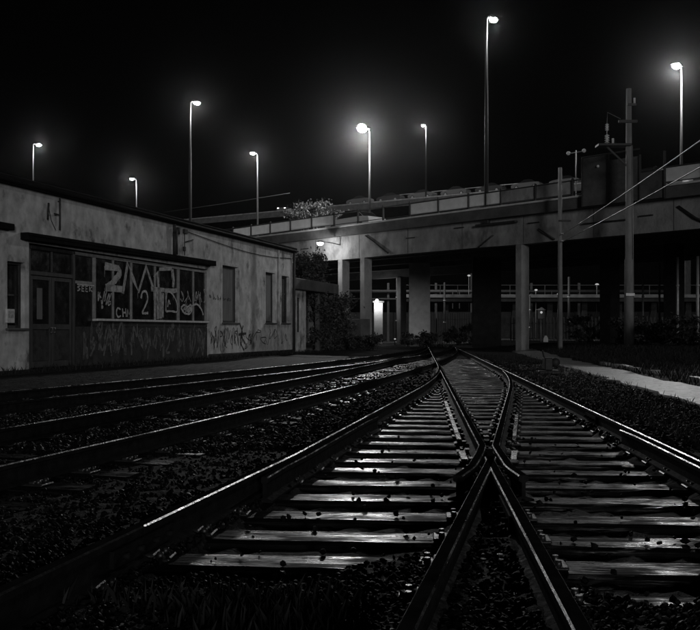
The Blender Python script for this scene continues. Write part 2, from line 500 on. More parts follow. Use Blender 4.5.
BP = baseplate_mesh()
cache = {}
RZ = math.atan2(US.y, US.x)
def put_sleeper(parent, off, xl, xr, Y, plates=(), ang=RZ, dz=0.0, seed=None):
    """a timber from xl to xr lying across the track, with baseplates under the rails"""
    L_ = round((xr - xl) * 4) / 4
    k = (L_, (seed if seed is not None else rnd.randrange(3)))
    if k not in cache: cache[k] = sleeper_mesh(hash(k) % 99999, L_)
    xm = (xl + xr) / 2
    o = put('sleeper', cache[k], parent, Vector((xm, Y, dz)) - Vector(off), ang + rnd.uniform(-.012, .012))
    for x in plates:
        p = put('baseplate', BP, o, ((x - xm) / math.cos(ang), 0, .003 - 0.004))
    return o
y = 3.55; k = 0
while y < 46:
    xm_l, xm_r = ll(y) - .55, rr(y) + .55
    yy = y - SL * ((xm_l + xm_r) / 2 - rl(y))
    plates = ()
    if y < 30:
        plates = [ll(y), rr(y)]
        if y < 22: plates += [rl(y), lr(y)] if toff(y) > .3 else []
    put_sleeper(turn, TO, xm_l, xm_r, yy, plates, dz=-.004 + rnd.uniform(-.006, .003))
    y += .55 + rnd.uniform(-.035, .035)

def siding(fc, y0, y1, label, name='railway_track'):
    o = Vector((fc(12), 12, 0))
    t = thing(name, label, 'railway track', o)
    put('rail', rail_mesh(lambda Y: fc(Y) - G / 2 * 1.04, y0, y1, .5, off=o), t)
    put('rail', rail_mesh(lambda Y: fc(Y) + G / 2 * 1.04, y0, y1, .5, off=o), t)
    y = y0 + .4
    while y < 34:
        sl = (fc(y + .1) - fc(y - .1)) / .2
        a = -math.atan(sl)
        put_sleeper(t, o, fc(y) - 1.25, fc(y) + 1.25, y, [fc(y) - G / 2, fc(y) + G / 2] if y < 20 else (), ang=a, dz=-.012 + rnd.uniform(-.012, .004))
        y += .62 + rnd.uniform(-.03, .03)
siding(bc, 3.0, 52.0, 'dark siding with thin bright rails, second track out from the graffiti building')
siding(cc, 5.0, 56.0, 'dark siding running close along the front of the graffiti building')

# ------------------------------------------------------------------ ballast stones (uncountable)
PHI = (1 + 5 ** .5) / 2
ICO = np.array([(-1, PHI, 0), (1, PHI, 0), (-1, -PHI, 0), (1, -PHI, 0), (0, -1, PHI), (0, 1, PHI), (0, -1, -PHI), (0, 1, -PHI), (PHI, 0, -1), (PHI, 0, 1), (-PHI, 0, -1), (-PHI, 0, 1)]) / math.sqrt(1 + PHI * PHI)
ICF = np.array([(0, 11, 5), (0, 5, 1), (0, 1, 7), (0, 7, 10), (0, 10, 11), (1, 5, 9), (5, 11, 4), (11, 10, 2), (10, 7, 6), (7, 1, 8), (3, 9, 4), (3, 4, 2), (3, 2, 6), (3, 6, 8), (3, 8, 9), (4, 9, 5), (2, 4, 11), (6, 2, 10), (8, 6, 7), (9, 8, 1)])
def stones(name, P, S, m):
    n = len(P)
    A = rng.normal(size=(n, 4)); A /= np.linalg.norm(A, axis=1)[:, None]
    a, b, c, d = A.T
    R = np.stack([1 - 2 * (c * c + d * d), 2 * (b * c - a * d), 2 * (b * d + a * c), 2 * (b * c + a * d), 1 - 2 * (b * b + d * d), 2 * (c * d - a * b), 2 * (b * d - a * c), 2 * (c * d + a * b), 1 - 2 * (b * b + c * c)], -1).reshape(n, 3, 3)
    V = ICO[None] * rng.uniform(.6, 1.2, (n, 12, 1)) * rng.uniform(.6, 1.25, (n, 1, 3))
    V = np.einsum('nij,nkj->nki', R, V) * S[:, None, None] + P[:, None]
    F_ = (ICF[None] + (np.arange(n) * 12)[:, None, None]).reshape(-1, 3)
    me = np_mesh(name, V.reshape(-1, 3), F_, m)
    me.shade_flat()
    return me
def scatter(n, y0, y1, s0, s1, spread=.62, pw=1.6):
    P = []; S = []
    while len(P) < n:
        u = rnd.random()
        Y = (y0 ** (1 - pw) + u * (y1 ** (1 - pw) - y0 ** (1 - pw))) ** (1 / (1 - pw))
        X = rnd.uniform(-spread, spread) * Y + rnd.uniform(-1, 1)
        if X < cc(Y) - 1.6 or X > 5.2 + .1 * (Y - 15): continue
        if min(abs(X - f(Y)) for f in (ll, rl, lr, rr)) < .055: continue
        if min(abs(abs(X - bc(Y)) - G / 2), abs(abs(X - cc(Y)) - G / 2)) < .06: continue
        g = gz(X, Y)
        P.append((X, Y, g)); S.append(rnd.uniform(s0, s1))
    return np.array(P), np.array(S)
def bed(name, n, y0, y1, s0, s1, label, **kw):
    P, S = scatter(n, y0, y1, s0, s1, **kw)
    low = P[:, 2] < -.04
    S[low] *= .6; P[low, 2] -= .012
    P[:, 2] += S * rng.uniform(-.25, .55, len(P)) * np.where((P[:, 2] < -.04), .35, 1)
    tag(put(name, stones(name, P, S, M['stone'])), label, 'gravel', kind='stuff')
bed('ballast', 70000, 1.9, 12, .007, .020, 'coarse dark ballast stones between the nearest rails')
bed('ballast', 42000, 8, 32, .015, .036, 'dark ballast stones between the tracks in front of the building', spread=.5)
# a few stones thrown up on the sleepers, the frog and the foreground
P = np.array([(rnd.uniform(-1.5, 3), rnd.uniform(2.6, 9), .01) for _ in range(420)])
tag(put('loose_stones', stones('loose_stones', P, rng.uniform(.008, .022, 420), M['stone'])), 'loose small stones lying on the near sleepers', 'gravel', kind='stuff')

# ------------------------------------------------------------------ path and kerb on the right
def strip(pts, wd, z, seed, jit=.08):
    r = random.Random(seed); b = MB(); vs = []; fs = []
    n = 60
    for i in range(n + 1):
        u = i / n; y = pts[0][1] + (pts[1][1] - pts[0][1]) * u; x = pts[0][0] + (pts[1][0] - pts[0][0]) * u
        a, c = x - wd / 2 + r.uniform(-jit, jit), x + wd / 2 + r.uniform(-jit, jit)
        vs += [(a, y, gz(a, y) - .05), (a + .02, y, gz(a, y) + z), (c - .02, y, gz(c, y) + z), (c, y, gz(c, y) - .05)]
    for i in range(n):
        for q in range(3): fs.append((i * 4 + q, i * 4 + q + 1, (i + 1) * 4 + q + 1, (i + 1) * 4 + q))
    b.add(vs, fs); return b
tag(strip(((5.0, 7.0), (9.2, 48.0)), 1.15, .03, 3, .12).build('path', M['path']), 'pale worn concrete path beside the right-hand track', None, kind='structure')
b = MB()
y = 14.0
kerb = thing('concrete_edging', 'broken pale concrete edging stones in the grass beyond the path', 'kerb', (7.5, 20, 0))
while y < 29:
    ln = rnd.uniform(.8, 1.1); x = 7.25 + (y - 17) * .075
    bb = MB((7.5, 20, 0)); z0 = gz(x, y)
    bb.bar((x, y, z0 + .03 + rnd.uniform(-.02, .02)), (x + ln * .075, y + ln, gz(x, y + ln) + .03 + rnd.uniform(-.03, .03)), .16, .16)
    if rnd.random() < .8: bb.build('kerb_stone', M['path'], kerb)
    y += ln + .03

# point lever with round counterweight beside the track
pl = thing('point_lever', 'small dark point lever with counterweight standing beside the right-hand rail', 'switch lever', (5.05, 23, -.04))
MB().bbox(-.28, .28, -.3, .3, 0, .1, .02).build('base_plate', M['dark'], pl)
MB().bbox(-.1, .1, -.16, .16, .1, .42, .02).build('housing', M['dark'], pl)
MB().tube([(0, 0, .2), (-.1, 0, .46), (-.13, 0, .6)], .022, 8).build('lever', M['dark'], pl)
MB().ball((.2, 0, .3), .12, 12, 8, (1, .7, 1)).build('counterweight', M['dark'], pl)
MB().tube([(0, 0, .12), (-1.3, -.1, .06)], .02, 6).build('pull_rod', M['rust'], pl)

# ------------------------------------------------------------------ the yard building
FA = math.atan2(.958, .287)
BL = thing('yard_building', 'long low plaster yard building with flat roof and graffiti-covered glazed front', 'building', (-9.41, 24.2, 0), FA)
S0, S1, ZT = -9.0, 22.55, 5.05
def wall_open(x0, x1, z0, z1, ops, depth, y=0.0):
    """a wall front with real recessed openings"""
    X = sorted({x0, x1, *[o[0] for o in ops], *[o[1] for o in ops]}); Z = sorted({z0, z1, *[o[2] for o in ops], *[o[3] for o in ops]})
    b = MB()
    for i in range(len(X) - 1):
        for j in range(len(Z) - 1):
            cx, cz = (X[i] + X[i + 1]) / 2, (Z[j] + Z[j + 1]) / 2
            if any(o[0] < cx < o[1] and o[2] < cz < o[3] for o in ops): continue
            b.add([(X[i], y, Z[j]), (X[i + 1], y, Z[j]), (X[i + 1], y, Z[j + 1]), (X[i], y, Z[j + 1])], [(0, 1, 2, 3)])
    for a, c, d, e in ops:
        b.add([(a, y, d), (a, y + depth, d), (a, y + depth, e), (a, y, e)], [(0, 1, 2, 3)])
        b.add([(c, y, d), (c, y, e), (c, y + depth, e), (c, y + depth, d)], [(0, 1, 2, 3)])
        b.add([(a, y, e), (a, y + depth, e), (c, y + depth, e), (c, y, e)], [(0, 1, 2, 3)])
        b.add([(a, y, d), (c, y, d), (c, y + depth, d), (a, y + depth, d)], [(0, 1, 2, 3)])
    return b
OPS = [(-3.2, -1.6, 1.15, 2.95), (.30, 1.04, 1.14, 2.97), (1.24, 12.76, -.2, 3.55), (14.1, 15.72, 1.42, 3.82), (18.88, 20.12, 1.45, 3.83), (20.98, 22.04, 1.46, 3.78)]
wall = wall_open(S0, S1, -.2, ZT, OPS, .3)
wall.add([(S1, 0, -.2), (S1, 9, -.2), (S1, 9, ZT), (S1, 0, ZT)], [(0, 1, 2, 3)])
wall.add([(S0, 0, -.2), (S0, 0, ZT), (S0, 9, ZT), (S0, 9, -.2)], [(0, 1, 2, 3)])
wall.add([(S0, 9, -.2), (S0, 9, ZT), (S1, 9, ZT), (S1, 9, -.2)], [(0, 1, 2, 3)])
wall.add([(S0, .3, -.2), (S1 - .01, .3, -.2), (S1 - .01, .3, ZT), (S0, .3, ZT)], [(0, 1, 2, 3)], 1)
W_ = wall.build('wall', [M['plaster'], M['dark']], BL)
rf = MB().bbox(S0 - .3, S1 + .2, -.2, 9.3, ZT + .004, ZT + .24, .03).build('roof', M['roof'], BL)
MB().tube([(S0, -.25, ZT + .10), (S1 + .15, -.25, ZT + .06)], .05, 8).build('gutter', M['roof'], rf)
# shallow plinth line
MB().bbox(12.8, S1 - .02, -.035, .0, -.1, .12, .01).build('plinth', M['plaster_dim'], BL)
# windows in the plaster
def window(x0, x1, z0, z1, board, split=0):
    b = MB(); f = .075; yy = .12
    b.bbox(x0, x0 + f, yy, yy + .09, z0, z1, .008); b.bbox(x1 - f, x1, yy, yy + .09, z0, z1, .008)
    b.bbox(x0 + f, x1 - f, yy, yy + .09, z1 - f, z1, .008); b.bbox(x0 + f, x1 - f, yy, yy + .09, z0, z0 + f, .008)
    o = b.build('window', M['frame'], BL)
    if board:
        MB().bbox(x0 + f + .004, x1 - f - .004, yy + .035, yy + .06, z0 + f + .004, z1 - f - .004, .004).build('board', M['board'], o)
    else:
        zs_ = [z0 + f, (z0 + z1) / 2 if not split else split, z1 - f]
        for i in range(2):
            MB().box(x0 + f + .003, x1 - f - .003, yy + .045, yy + .055, zs_[i] + .02, zs_[i + 1] - .02).build('pane', M['glass'], o)
        MB().bbox(x0 + f, x1 - f, yy + .02, yy + .08, zs_[1] - .03, zs_[1] + .03, .006).build('glazing_bar', M['frame'], o)
    MB().bbox(x0 - .08, x1 + .08, -.1, .12, z0 - .07, z0 - .004, .012).build('sill', M['concd'], o)
window(-3.2, -1.6, 1.15, 2.95, False)
window(.30, 1.04, 1.14, 2.97, False)
window(14.1, 15.72, 1.42, 3.82, True)
window(18.88, 20.12, 1.45, 3.83, True)
window(20.98, 22.04, 1.46, 3.78, False, 2.9)
# raised surround of the three boarded windows
for x0, x1, z0, z1 in ((14.1, 15.72, 1.42, 3.82), (18.88, 20.12, 1.45, 3.83), (20.98, 22.04, 1.46, 3.78)):
    b = MB(); e = .12
    b.bbox(x0 - e, x0 - .004, -.035, .0, z0 - .07, z1 + e, .008); b.bbox(x1 + .004, x1 + e, -.035, .0, z0 - .07, z1 + e, .008); b.bbox(x0 - .004, x1 + .004, -.035, .0, z1 + .004, z1 + e, .008)
    b.build('surround', M['plaster'], BL)
# canopy over the glazed front
cn = MB().prism([(0.86, 3.60), (12.98, 3.70), (12.98, 3.90), (0.86, 3.80)], -.26, .06).build('canopy', M['roof'], BL)
MB().bbox(.9, 12.94, -.285, -.265, 3.72, 3.78, .004).build('fascia', M['roof'], cn)
# double door
d = MB(); z0, z1 = -.02, 3.5
d.bbox(1.26, 1.38, .04, .18, z0, z1, .01); d.bbox(3.44, 3.56, .04, .18, z0, z1, .01); d.bbox(1.38, 3.44, .04, .18, z1 - .1, z1, .01)
d.bbox(1.38, 3.44, .04, .18, 2.66, 2.78, .01)
dr = d.build('door_frame', M['frame'], BL)
for x0, x1 in ((1.39, 2.4), (2.42, 3.43)):
    lf = MB()
    lf.bbox(x0, x0 + .12, .07, .13, .0, 2.65, .01); lf.bbox(x1 - .12, x1, .07, .13, .0, 2.65, .01)
    for za, zb in ((0, .18), (1.1, 1.26), (2.53, 2.65)): lf.bbox(x0 + .12, x1 - .12, .07, .13, za, zb, .01)
    o = lf.build('door', M['frame'], BL)
    MB().bbox(x0 + .124, x1 - .124, .085, .115, .184, 1.096, .01).build('panel', M['plaster_dim'], o)
    MB().box(x0 + .124, x1 - .124, .095, .105, 1.264, 2.526).build('pane', M['glass'], o)
    hx = x1 - .06 if x0 < 2 else x0 + .06
    MB().tube([(hx, .07, 1.02), (hx, .0, 1.02), (hx, .0, 1.16), (hx, .07, 1.16)], .012, 6).build('handle', M['galv'], o)
for x0, x1 in ((1.384, 2.38), (2.44, 3.436)):
    MB().box(x0, x1, .1, .11, 2.784, 3.396).build('pane', M['glass'], dr)
MB().bbox(2.38, 2.44, .06, .16, 2.784, 3.396, .008).build('glazing_bar', M['frame'], dr)
MB().bbox(1.72, 1.98, .09, .094, 1.40, 2.30, .001).build('poster', M['board'], dr)
# glazed front: mullions, panes, sill, painted base wall
gf = MB()
gf.bbox(3.562, 12.74, .05, .17, 3.40, 3.5, .01)
for x, wd in ((4.63, .13), (5.75, .06), (6.9, .08), (8.55, .07), (10.33, .14), (11.59, .06), (12.68, .1)):
    gf.bbox(x - wd / 2, x + wd / 2, .04, .16, 1.46, 3.396, .008)
GL = gf.build('glazed_front', M['lightframe'], BL)
edges = [3.565, 4.565, 4.695, 5.72, 5.78, 6.86, 6.94, 8.515, 8.585, 10.26, 10.40, 11.56, 11.62, 12.63]
for i in range(0, len(edges), 2):
    z0 = 1.46
    if i == 0:
        MB().box(edges[i], edges[i + 1], .095, .105, 2.62, 3.396).build('pane', M['glass'], GL)
        MB().box(edges[i], edges[i + 1], .095, .105, 1.2, 2.52).build('pane', M['glass'], GL)
        MB().bbox(edges[i], edges[i + 1], .06, .14, 2.524, 2.616, .008).build('glazing_bar', M['lightframe'], GL)
        continue
    MB().box(edges[i] + .003, edges[i + 1] - .003, .095, .105, z0, 3.396).build('pane', M['glass'], GL)
MB().bbox(4.6, 12.72, -.09, .17, 1.38, 1.455, .012).build('sill', M['white'], GL)
pw = MB(); pw.bbox(3.566, 12.74, .02, .2, -.2, 1.196, .01); pw.bbox(4.6, 12.74, .021, .19, 1.2, 1.376, .01)
pw.build('base_wall', M['plaster_dim'], BL)
# things on the upper wall
MB().tube([(2.61, -.06, 5.0), (2.61, -.06, 4.05)], .028, 6).tube([(2.61, -.06, 4.5), (2.28, -.1, 4.5)], .022, 6).tube([(2.61, -.0, 4.9), (2.61, -.06, 4.9)], .02, 6).build('cable_bracket', M['dark'], BL)
MB().tube([(2.08, -.05, 4.78), (2.0, -.08, 4.5), (2.02, -.06, 4.3)], .03, 6).tube([(2.08, -.03, 4.75), (2.2, -.05, 4.3), (2.42, -.04, 4.05)], .012, 5).build('cable_hook', M['dark'], BL)
p = MB(); p.tube([(9.7, -.14, 3.9), (9.7, -.14, 4.75)], .095, 10); p.tube([(9.62, -.16, 4.7), (9.6, -.16, 5.02)], .055, 8); p.tube([(9.85, -.14, 4.68), (9.87, -.14, 4.92)], .11, 10); p.build('vent_pipe', M['dark'], BL)
MB().bbox(10.55, 10.8, -.1, .0, 4.78, 4.95, .01).tube([(10.62, -.05, 4.8), (10.62, -.05, 3.95)], .02, 6).tube([(10.62, -.05, 4.45), (11.2, -.12, 4.6)], .02, 6).bbox(10.55, 10.68, -.08, .0, 4.12, 4.28, .01).build('junction_box', M['dark'], BL)
pts = [(10.8 + 11.6 * i / 14, -.05, 4.88 - .28 * math.sin(math.pi * i / 14) * (.6 + .4 * i / 14) - .01 * i) for i in range(15)]
MB().tube(pts, .016, 5).build('wall_cable', M['dark'], BL)
MB().tube([(20.55, -.05, 5.0), (20.55, -.05, .1)], .045, 8).build('drain_pipe', M['plaster'], BL)
MB().tube([(S1 - .05, -.12, 5.1), (S1 - .05, -.12, .0)], .07, 8).build('downpipe', M['dark'], BL)
# lamp bracket box and white notice at the far left
MB().bbox(-1.8, .42, -.16, 0, 3.80, 3.98, .02).build('small_canopy', M['roof'], BL)
MB().bbox(.22, .54, -.06, .0, 1.28, 1.66, .01).build('meter_box', M['white'], BL)
MB().bbox(.27, .49, -.066, -.061, 1.42, 1.6, .001).build('meter_window', M['sprayg'], BL)
# graffiti: flat sprayed strokes a few millimetres proud of what they are painted on
def strokes(name, lines, wd, y, m, parent, label=None):
    b = MB()
    for ln in lines:
        n = len(ln); vs = []
        for i, (x, z) in enumerate(ln):
            a = Vector((ln[min(i + 1, n - 1)][0] - ln[max(i - 1, 0)][0], ln[min(i + 1, n - 1)][1] - ln[max(i - 1, 0)][1]))
            a = a.normalized() if a.length > 0 else Vector((1, 0))
            k = wd * rnd.uniform(.36, .6)
            vs += [(x - a.y * k, y, z + a.x * k), (x + a.y * k, y, z - a.x * k)]
        fs = [(2 * i, 2 * i + 1, 2 * i + 3, 2 * i + 2) for i in range(n - 1)]
        b.add(vs, fs)
        if wd > .1:
            for _ in range(3):
                x, z = rnd.choice(ln); q = rnd.uniform(.15, .45); x += rnd.uniform(-.05, .05)
                b.add([(x - .012, y + .001, z), (x + .012, y + .001, z), (x + .006, y + .001, z - q), (x - .006, y + .001, z - q)], [(0, 1, 2, 3)])
    o = b.build(name, m, parent)
    if label: o['label'] = label
    return o
def smooth_(ln, k=4):
    out = []
    for i in range(len(ln) - 1):
        p0, p1, p2, p3 = ln[max(i - 1, 0)], ln[i], ln[i + 1], ln[min(i + 2, len(ln) - 1)]
        for j in range(k):
            t = j / k
            out.append(tuple(.5 * (2 * p1[q] + (p2[q] - p0[q]) * t + (2 * p0[q] - 5 * p1[q] + 4 * p2[q] - p3[q]) * t * t + (3 * p1[q] - p0[q] - 3 * p2[q] + p3[q]) * t ** 3) for q in (0, 1)))
    return out + [ln[-1]]
GY = .034
strokes('graffiti', [[(5.2, 3.17), (6.0, 3.15)], smooth_([(5.98, 3.17), (6.12, 3.0), (5.7, 2.68), (5.28, 2.46)]), [(5.24, 2.47), (6.32, 2.46)]], .24, GY, M['sprayg'], BL, 'large grey letter Z sprayed on the window front')
strokes('graffiti', [[(6.3, 2.32), (6.62, 3.38), (6.98, 2.85), (7.34, 2.42), (7.86, 3.34), (8.42, 2.5)], [(8.44, 2.96), (8.66, 3.2), (8.78, 2.52)], [(8.2, 2.56), (9.3, 2.56), (9.9, 2.56), (10.2, 2.6)], [(9.8, 3.36), (9.9, 2.95), (9.86, 2.7)], [(8.8, 3.3), (9.75, 3.38)]], .17, GY, M['sprayg'], BL, 'large grey zigzag letters M and 1 sprayed on the windows')
strokes('graffiti', [smooth_([(7.5, 2.2), (7.6, 2.42), (7.86, 2.44), (7.96, 2.2), (7.8, 1.95), (7.6, 1.72), (7.72, 1.68), (8.0, 1.7)])], .09, GY - .003, M['spray'], BL, 'grey digit 2 sprayed on the windows')
strokes('graffiti', [[(8.5, 2.5), (8.46, 1.55)], [(8.66, 2.5), (8.7, 1.5)], [(8.86, 2.5), (8.9, 1.52)], [(9.04, 2.45), (9.02, 1.55)], [(8.58, 2.1), (8.95, 2.0)]], .19, GY - .006, M['sprayg'], BL, 'broad smear of grey paint between the digit and the letter')
strokes('graffiti', [smooth_([(9.28, 1.78), (9.3, 2.2), (9.4, 2.5), (9.75, 2.46), (10.08, 2.2), (10.18, 1.95), (10.12, 1.78), (9.7, 1.8), (9.28, 1.78)]), smooth_([(9.42, 1.95), (9.5, 2.2), (9.6, 2.05)])], .07, GY - .009, M['spray'], BL, 'grey outlined letter D sprayed on the windows')
def scribble(x0, x1, z0, z1, n, seed, k=5):
    r = random.Random(seed); out = []
    for i in range(n):
        cx = x0 + (x1 - x0) * (i + .5) / n + r.uniform(-.05, .05); w_ = (x1 - x0) / n * .62; h_ = (z1 - z0) / 2; cz = (z0 + z1) / 2 + r.uniform(-.2, .2) * h_
        out.append(smooth_([(cx + r.uniform(-w_, w_), cz + r.uniform(-h_, h_)) for _ in range(k)], 5))
    return out
# white tag reading CHM
strokes('graffiti', [smooth_([(6.14, 1.78), (5.95, 1.82), (5.88, 1.66), (5.98, 1.53), (6.16, 1.57)]), [(6.26, 1.82), (6.3, 1.53)], [(6.46, 1.83), (6.5, 1.54)], [(6.28, 1.67), (6.49, 1.69)], [(6.57, 1.54), (6.6, 1.8), (6.69, 1.62), (6.78, 1.8), (6.81, 1.56)]], .06, GY - .012, M['spray'], BL, 'small white sprayed tag reading CHM')
strokes('graffiti', scribble(4.8, 5.6, 1.85, 2.42, 5, 11, 6), .045, GY - .012, M['spray'], BL, 'dense white scribbled tag on the window front')
strokes('graffiti', [[(3.64, 2.5), (4.58, 2.5)], smooth_([(3.82, 2.46), (3.66, 2.42), (3.8, 2.36), (3.66, 2.3)]), [(4.02, 2.46), (3.9, 2.46), (3.9, 2.3), (4.02, 2.3)], [(3.9, 2.38), (4.0, 2.38)], [(4.22, 2.46), (4.1, 2.46), (4.1, 2.3), (4.22, 2.3)], [(4.1, 2.38), (4.2, 2.38)], [(4.32, 2.46), (4.32, 2.3)], [(4.46, 2.46), (4.33, 2.38), (4.48, 2.3)]], .04, GY, M['spray'], BL, 'white tag reading SEEK on the narrow pane')
strokes('graffiti', [smooth_([(10.5, 1.95), (10.75, 2.06), (11.0, 1.98), (11.3, 2.08), (11.4, 1.92), (11.28, 1.76), (11.0, 1.72), (10.7, 1.78), (10.5, 1.95)]), smooth_([(11.3, 2.0), (11.8, 2.12), (12.2, 1.95), (12.4, 1.7)])] + scribble(10.7, 11.3, 1.78, 1.98, 3, 5), .08, GY, M['spray'], BL, 'white bubble-shaped throw-up on the right-hand panes')
strokes('graffiti', scribble(10.5, 12.6, 2.0, 2.7, 8, 21), .04, GY - .003, M['sprayg'], BL, 'grey scribble over the right-hand panes')
strokes('graffiti', scribble(4.0, 12.6, .12, 1.3, 26, 31, 6), .09, .014, M['sprayb'], BL, 'faded grey graffiti letters all along the base wall')
strokes('graffiti', scribble(12.9, 17.2, .2, 1.2, 17, 41, 6), .045, -.006, M['sprayd'], BL, 'dark graffiti tags low on the plaster wall')
strokes('graffiti', scribble(16.6, 21.8, .3, 1.15, 9, 51, 5), .04, -.006, M['sprayd'], BL, 'thin dark scribbles low on the plaster near the corner')
strokes('graffiti', scribble(12.85, 14.05, 2.3, 2.65, 5, 61, 5), .035, -.006, M['sprayd'], BL, 'dark tag beside the first boarded window')
strokes('graffiti', scribble(14.3, 15.4, 2.3, 2.6, 4, 71, 5), .03, .15, M['sprayd'], BL, 'dark tag on the first boarded window')
strokes('graffiti', [smooth_([(15.9, 1.4), (16.2, 1.0), (16.0, .6), (16.4, .2)]), smooth_([(16.3, 1.3), (16.1, .9), (16.5, .5)]), [(15.8, .9), (16.6, .95)]], .1, -.009, M['sprayd'], BL, 'bold dark sprayed squiggle below the boarded window')

# annex behind the building's far corner
AX = thing('annex', 'small flat-roofed annex with a dark window at the building corner', 'shed', (-9.41 + .287 * 22.8, 24.2 + .958 * 22.8, 0), FA)
aw = wall_open(0, 2.1, -.2, 3.2, [(.75, 1.3, 1.0, 2.8)], .25, y=.1)
aw.add([(2.1, .1, -.2), (2.1, 5, -.2), (2.1, 5, 3.2), (2.1, .1, 3.2)], [(0, 1, 2, 3)])
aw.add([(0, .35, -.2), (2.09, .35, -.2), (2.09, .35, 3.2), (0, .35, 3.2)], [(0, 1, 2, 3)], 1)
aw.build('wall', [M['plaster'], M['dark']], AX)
b = MB(); b.bbox(.75, .82, .2, .28, 1.0, 2.8, .006); b.bbox(1.23, 1.3, .2, .28, 1.0, 2.8, .006); b.bbox(.82, 1.23, .2, .28, 1.86, 1.94, .006)
wd_ = b.build('window', M['frame'], AX)
for za, zb in ((1.0, 1.856), (1.944, 2.8)): MB().box(.823, 1.227, .235, .245, za, zb).build('pane', M['glass'], wd_)
MB().bbox(-.1, 7.2, -.15, 5.2, 3.21, 3.78, .03).build('roof', M['concd'], AX)
for x in (4.4, 6.9): MB().bbox(x - .12, x + .12, .1, .34, -.2, 3.2, .02).build('post', M['concd'], AX)

# ------------------------------------------------------------------ the road bridge
BA = math.atan2(-.7317, .6816)
BO = Vector((5.1, 51, 0))
def bw_(t, p, z=0.0): return Vector((BO.x + .6816 * t + .7317 * p, BO.y - .7317 * t + .6816 * p, z))
BR = thing('road_bridge', 'long concrete road bridge with railings crossing above the tracks', 'bridge', BO, BA)
T0, T1 = -78.0, 34.0
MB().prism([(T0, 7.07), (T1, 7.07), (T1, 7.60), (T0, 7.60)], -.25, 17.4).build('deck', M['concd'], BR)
MB().box(T0, T1, 1.2, 16.0, 7.604, 7.66).build('carriageway', M['asphalt'], BR)
# edge girders with haunches over the columns
def girder(p0, p1, m, name='girder'):
    cols = [-34.0, -21.0, -7.5, 5.2, 18.0, 31.0]
    top, xs_ = 7.066, []
    x = T0
    poly = [(T0, top), (T0, 5.62)]
    for c in cols:
        poly += [(c - 2.2, 5.62), (c - .9, 5.60), (c + .9, 5.60), (c + 2.2, 5.62)]
    poly += [(T1, 5.62), (T1, top)]
    b = MB(); b.prism(poly[::-1], p0, p1)
    return b.build(name, m, BR)
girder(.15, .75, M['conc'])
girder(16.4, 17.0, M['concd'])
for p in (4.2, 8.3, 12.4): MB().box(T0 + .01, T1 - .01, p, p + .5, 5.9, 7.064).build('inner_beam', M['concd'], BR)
# formwork joints: thin vertical grooves are narrow dark strips on the girder face
for t in np.arange(-40, 33, 4.15): MB().box(t - .018, t + .018, .142, .16, 5.63, 7.05).build('joint_cover', M['concd'], BR)
# kerb line and fascia
MB().bbox(T0, T1, -.32, .22, 7.604, 7.70, .01).build('kerb', M['concw'], BR)
# railing: posts, rails and pale panels
rail = MB().bbox(T0, T1, -.16, -.10, 8.46, 8.53, .01).build('railing', M['dark'], BR)
MB().bbox(T0, T1, -.16, -.10, 7.80, 7.84, .008).build('bottom_rail', M['dark'], rail)
PST = MB().bbox(-.045, .045, -.2, -.08, 7.704, 8.62, .01).mesh('post', M['dark'])
PNL = MB().bbox(.06, 2.14, -.145, -.125, 7.845, 8.455, .004).mesh('panel', M['panel'])
PND = MB().bbox(.06, 2.14, -.145, -.125, 7.845, 8.455, .004).mesh('panel', M['conc'])  # duller copy: dimming of the lamplit panels put into the material
t = -55.0
while t < 33:
    put('post', PST, rail, (t, 0, 0))
    if (t < -9.6 and t > -20) or (-3.2 < t < 2.6) or (13.0 < t): put('panel', PNL, rail, (t, 0, 0))
    elif 2.6 <= t < 8: put('panel', PND, rail, (t, 0, 0))
    t += 2.2
# columns
def column(t, p, w_, d_, z1, m, label=None, rz=0, z0=-.25):
    b = MB(); b.bbox(-w_ / 2, w_ / 2, -d_ / 2, d_ / 2, z0, z1, .03)
    o = b.build('column', m, BR, (t, p, 0)); o.rotation_euler = (0, 0, rz)
    if label: o['label'] = label
    return o
for t in (-34, -21, -8.55, -6.5, 5.35, 18, 31): column(t, .45, .42, .66, 5.596, M['conc'])
for t in (-30, 19.5): column(t, 8.5, .6, 1.0, 5.896, M['conc'])
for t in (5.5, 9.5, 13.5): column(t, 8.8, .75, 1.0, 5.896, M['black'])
column(-9.85, 9.0, 1.5, 1.1, 5.896, M['concw'], 'broad pale concrete pier', -BA - .08)
column(-3.5, 8.6, 1.85, 1.0, 5.896, M['black'], 'broad shaded concrete pier under the middle of the bridge', -BA - .08)  # unlit pier, its shade put into the colour
for t in (-44, -31, -19, 8.5, 21): column(t, 16.7, .5, .7, 5.58, M['conc'])
MB().bbox(-8.2, -5.7, -.75, .05, -.2, 1.8, .03).build('pier_base_wall', M['concd'], BR)
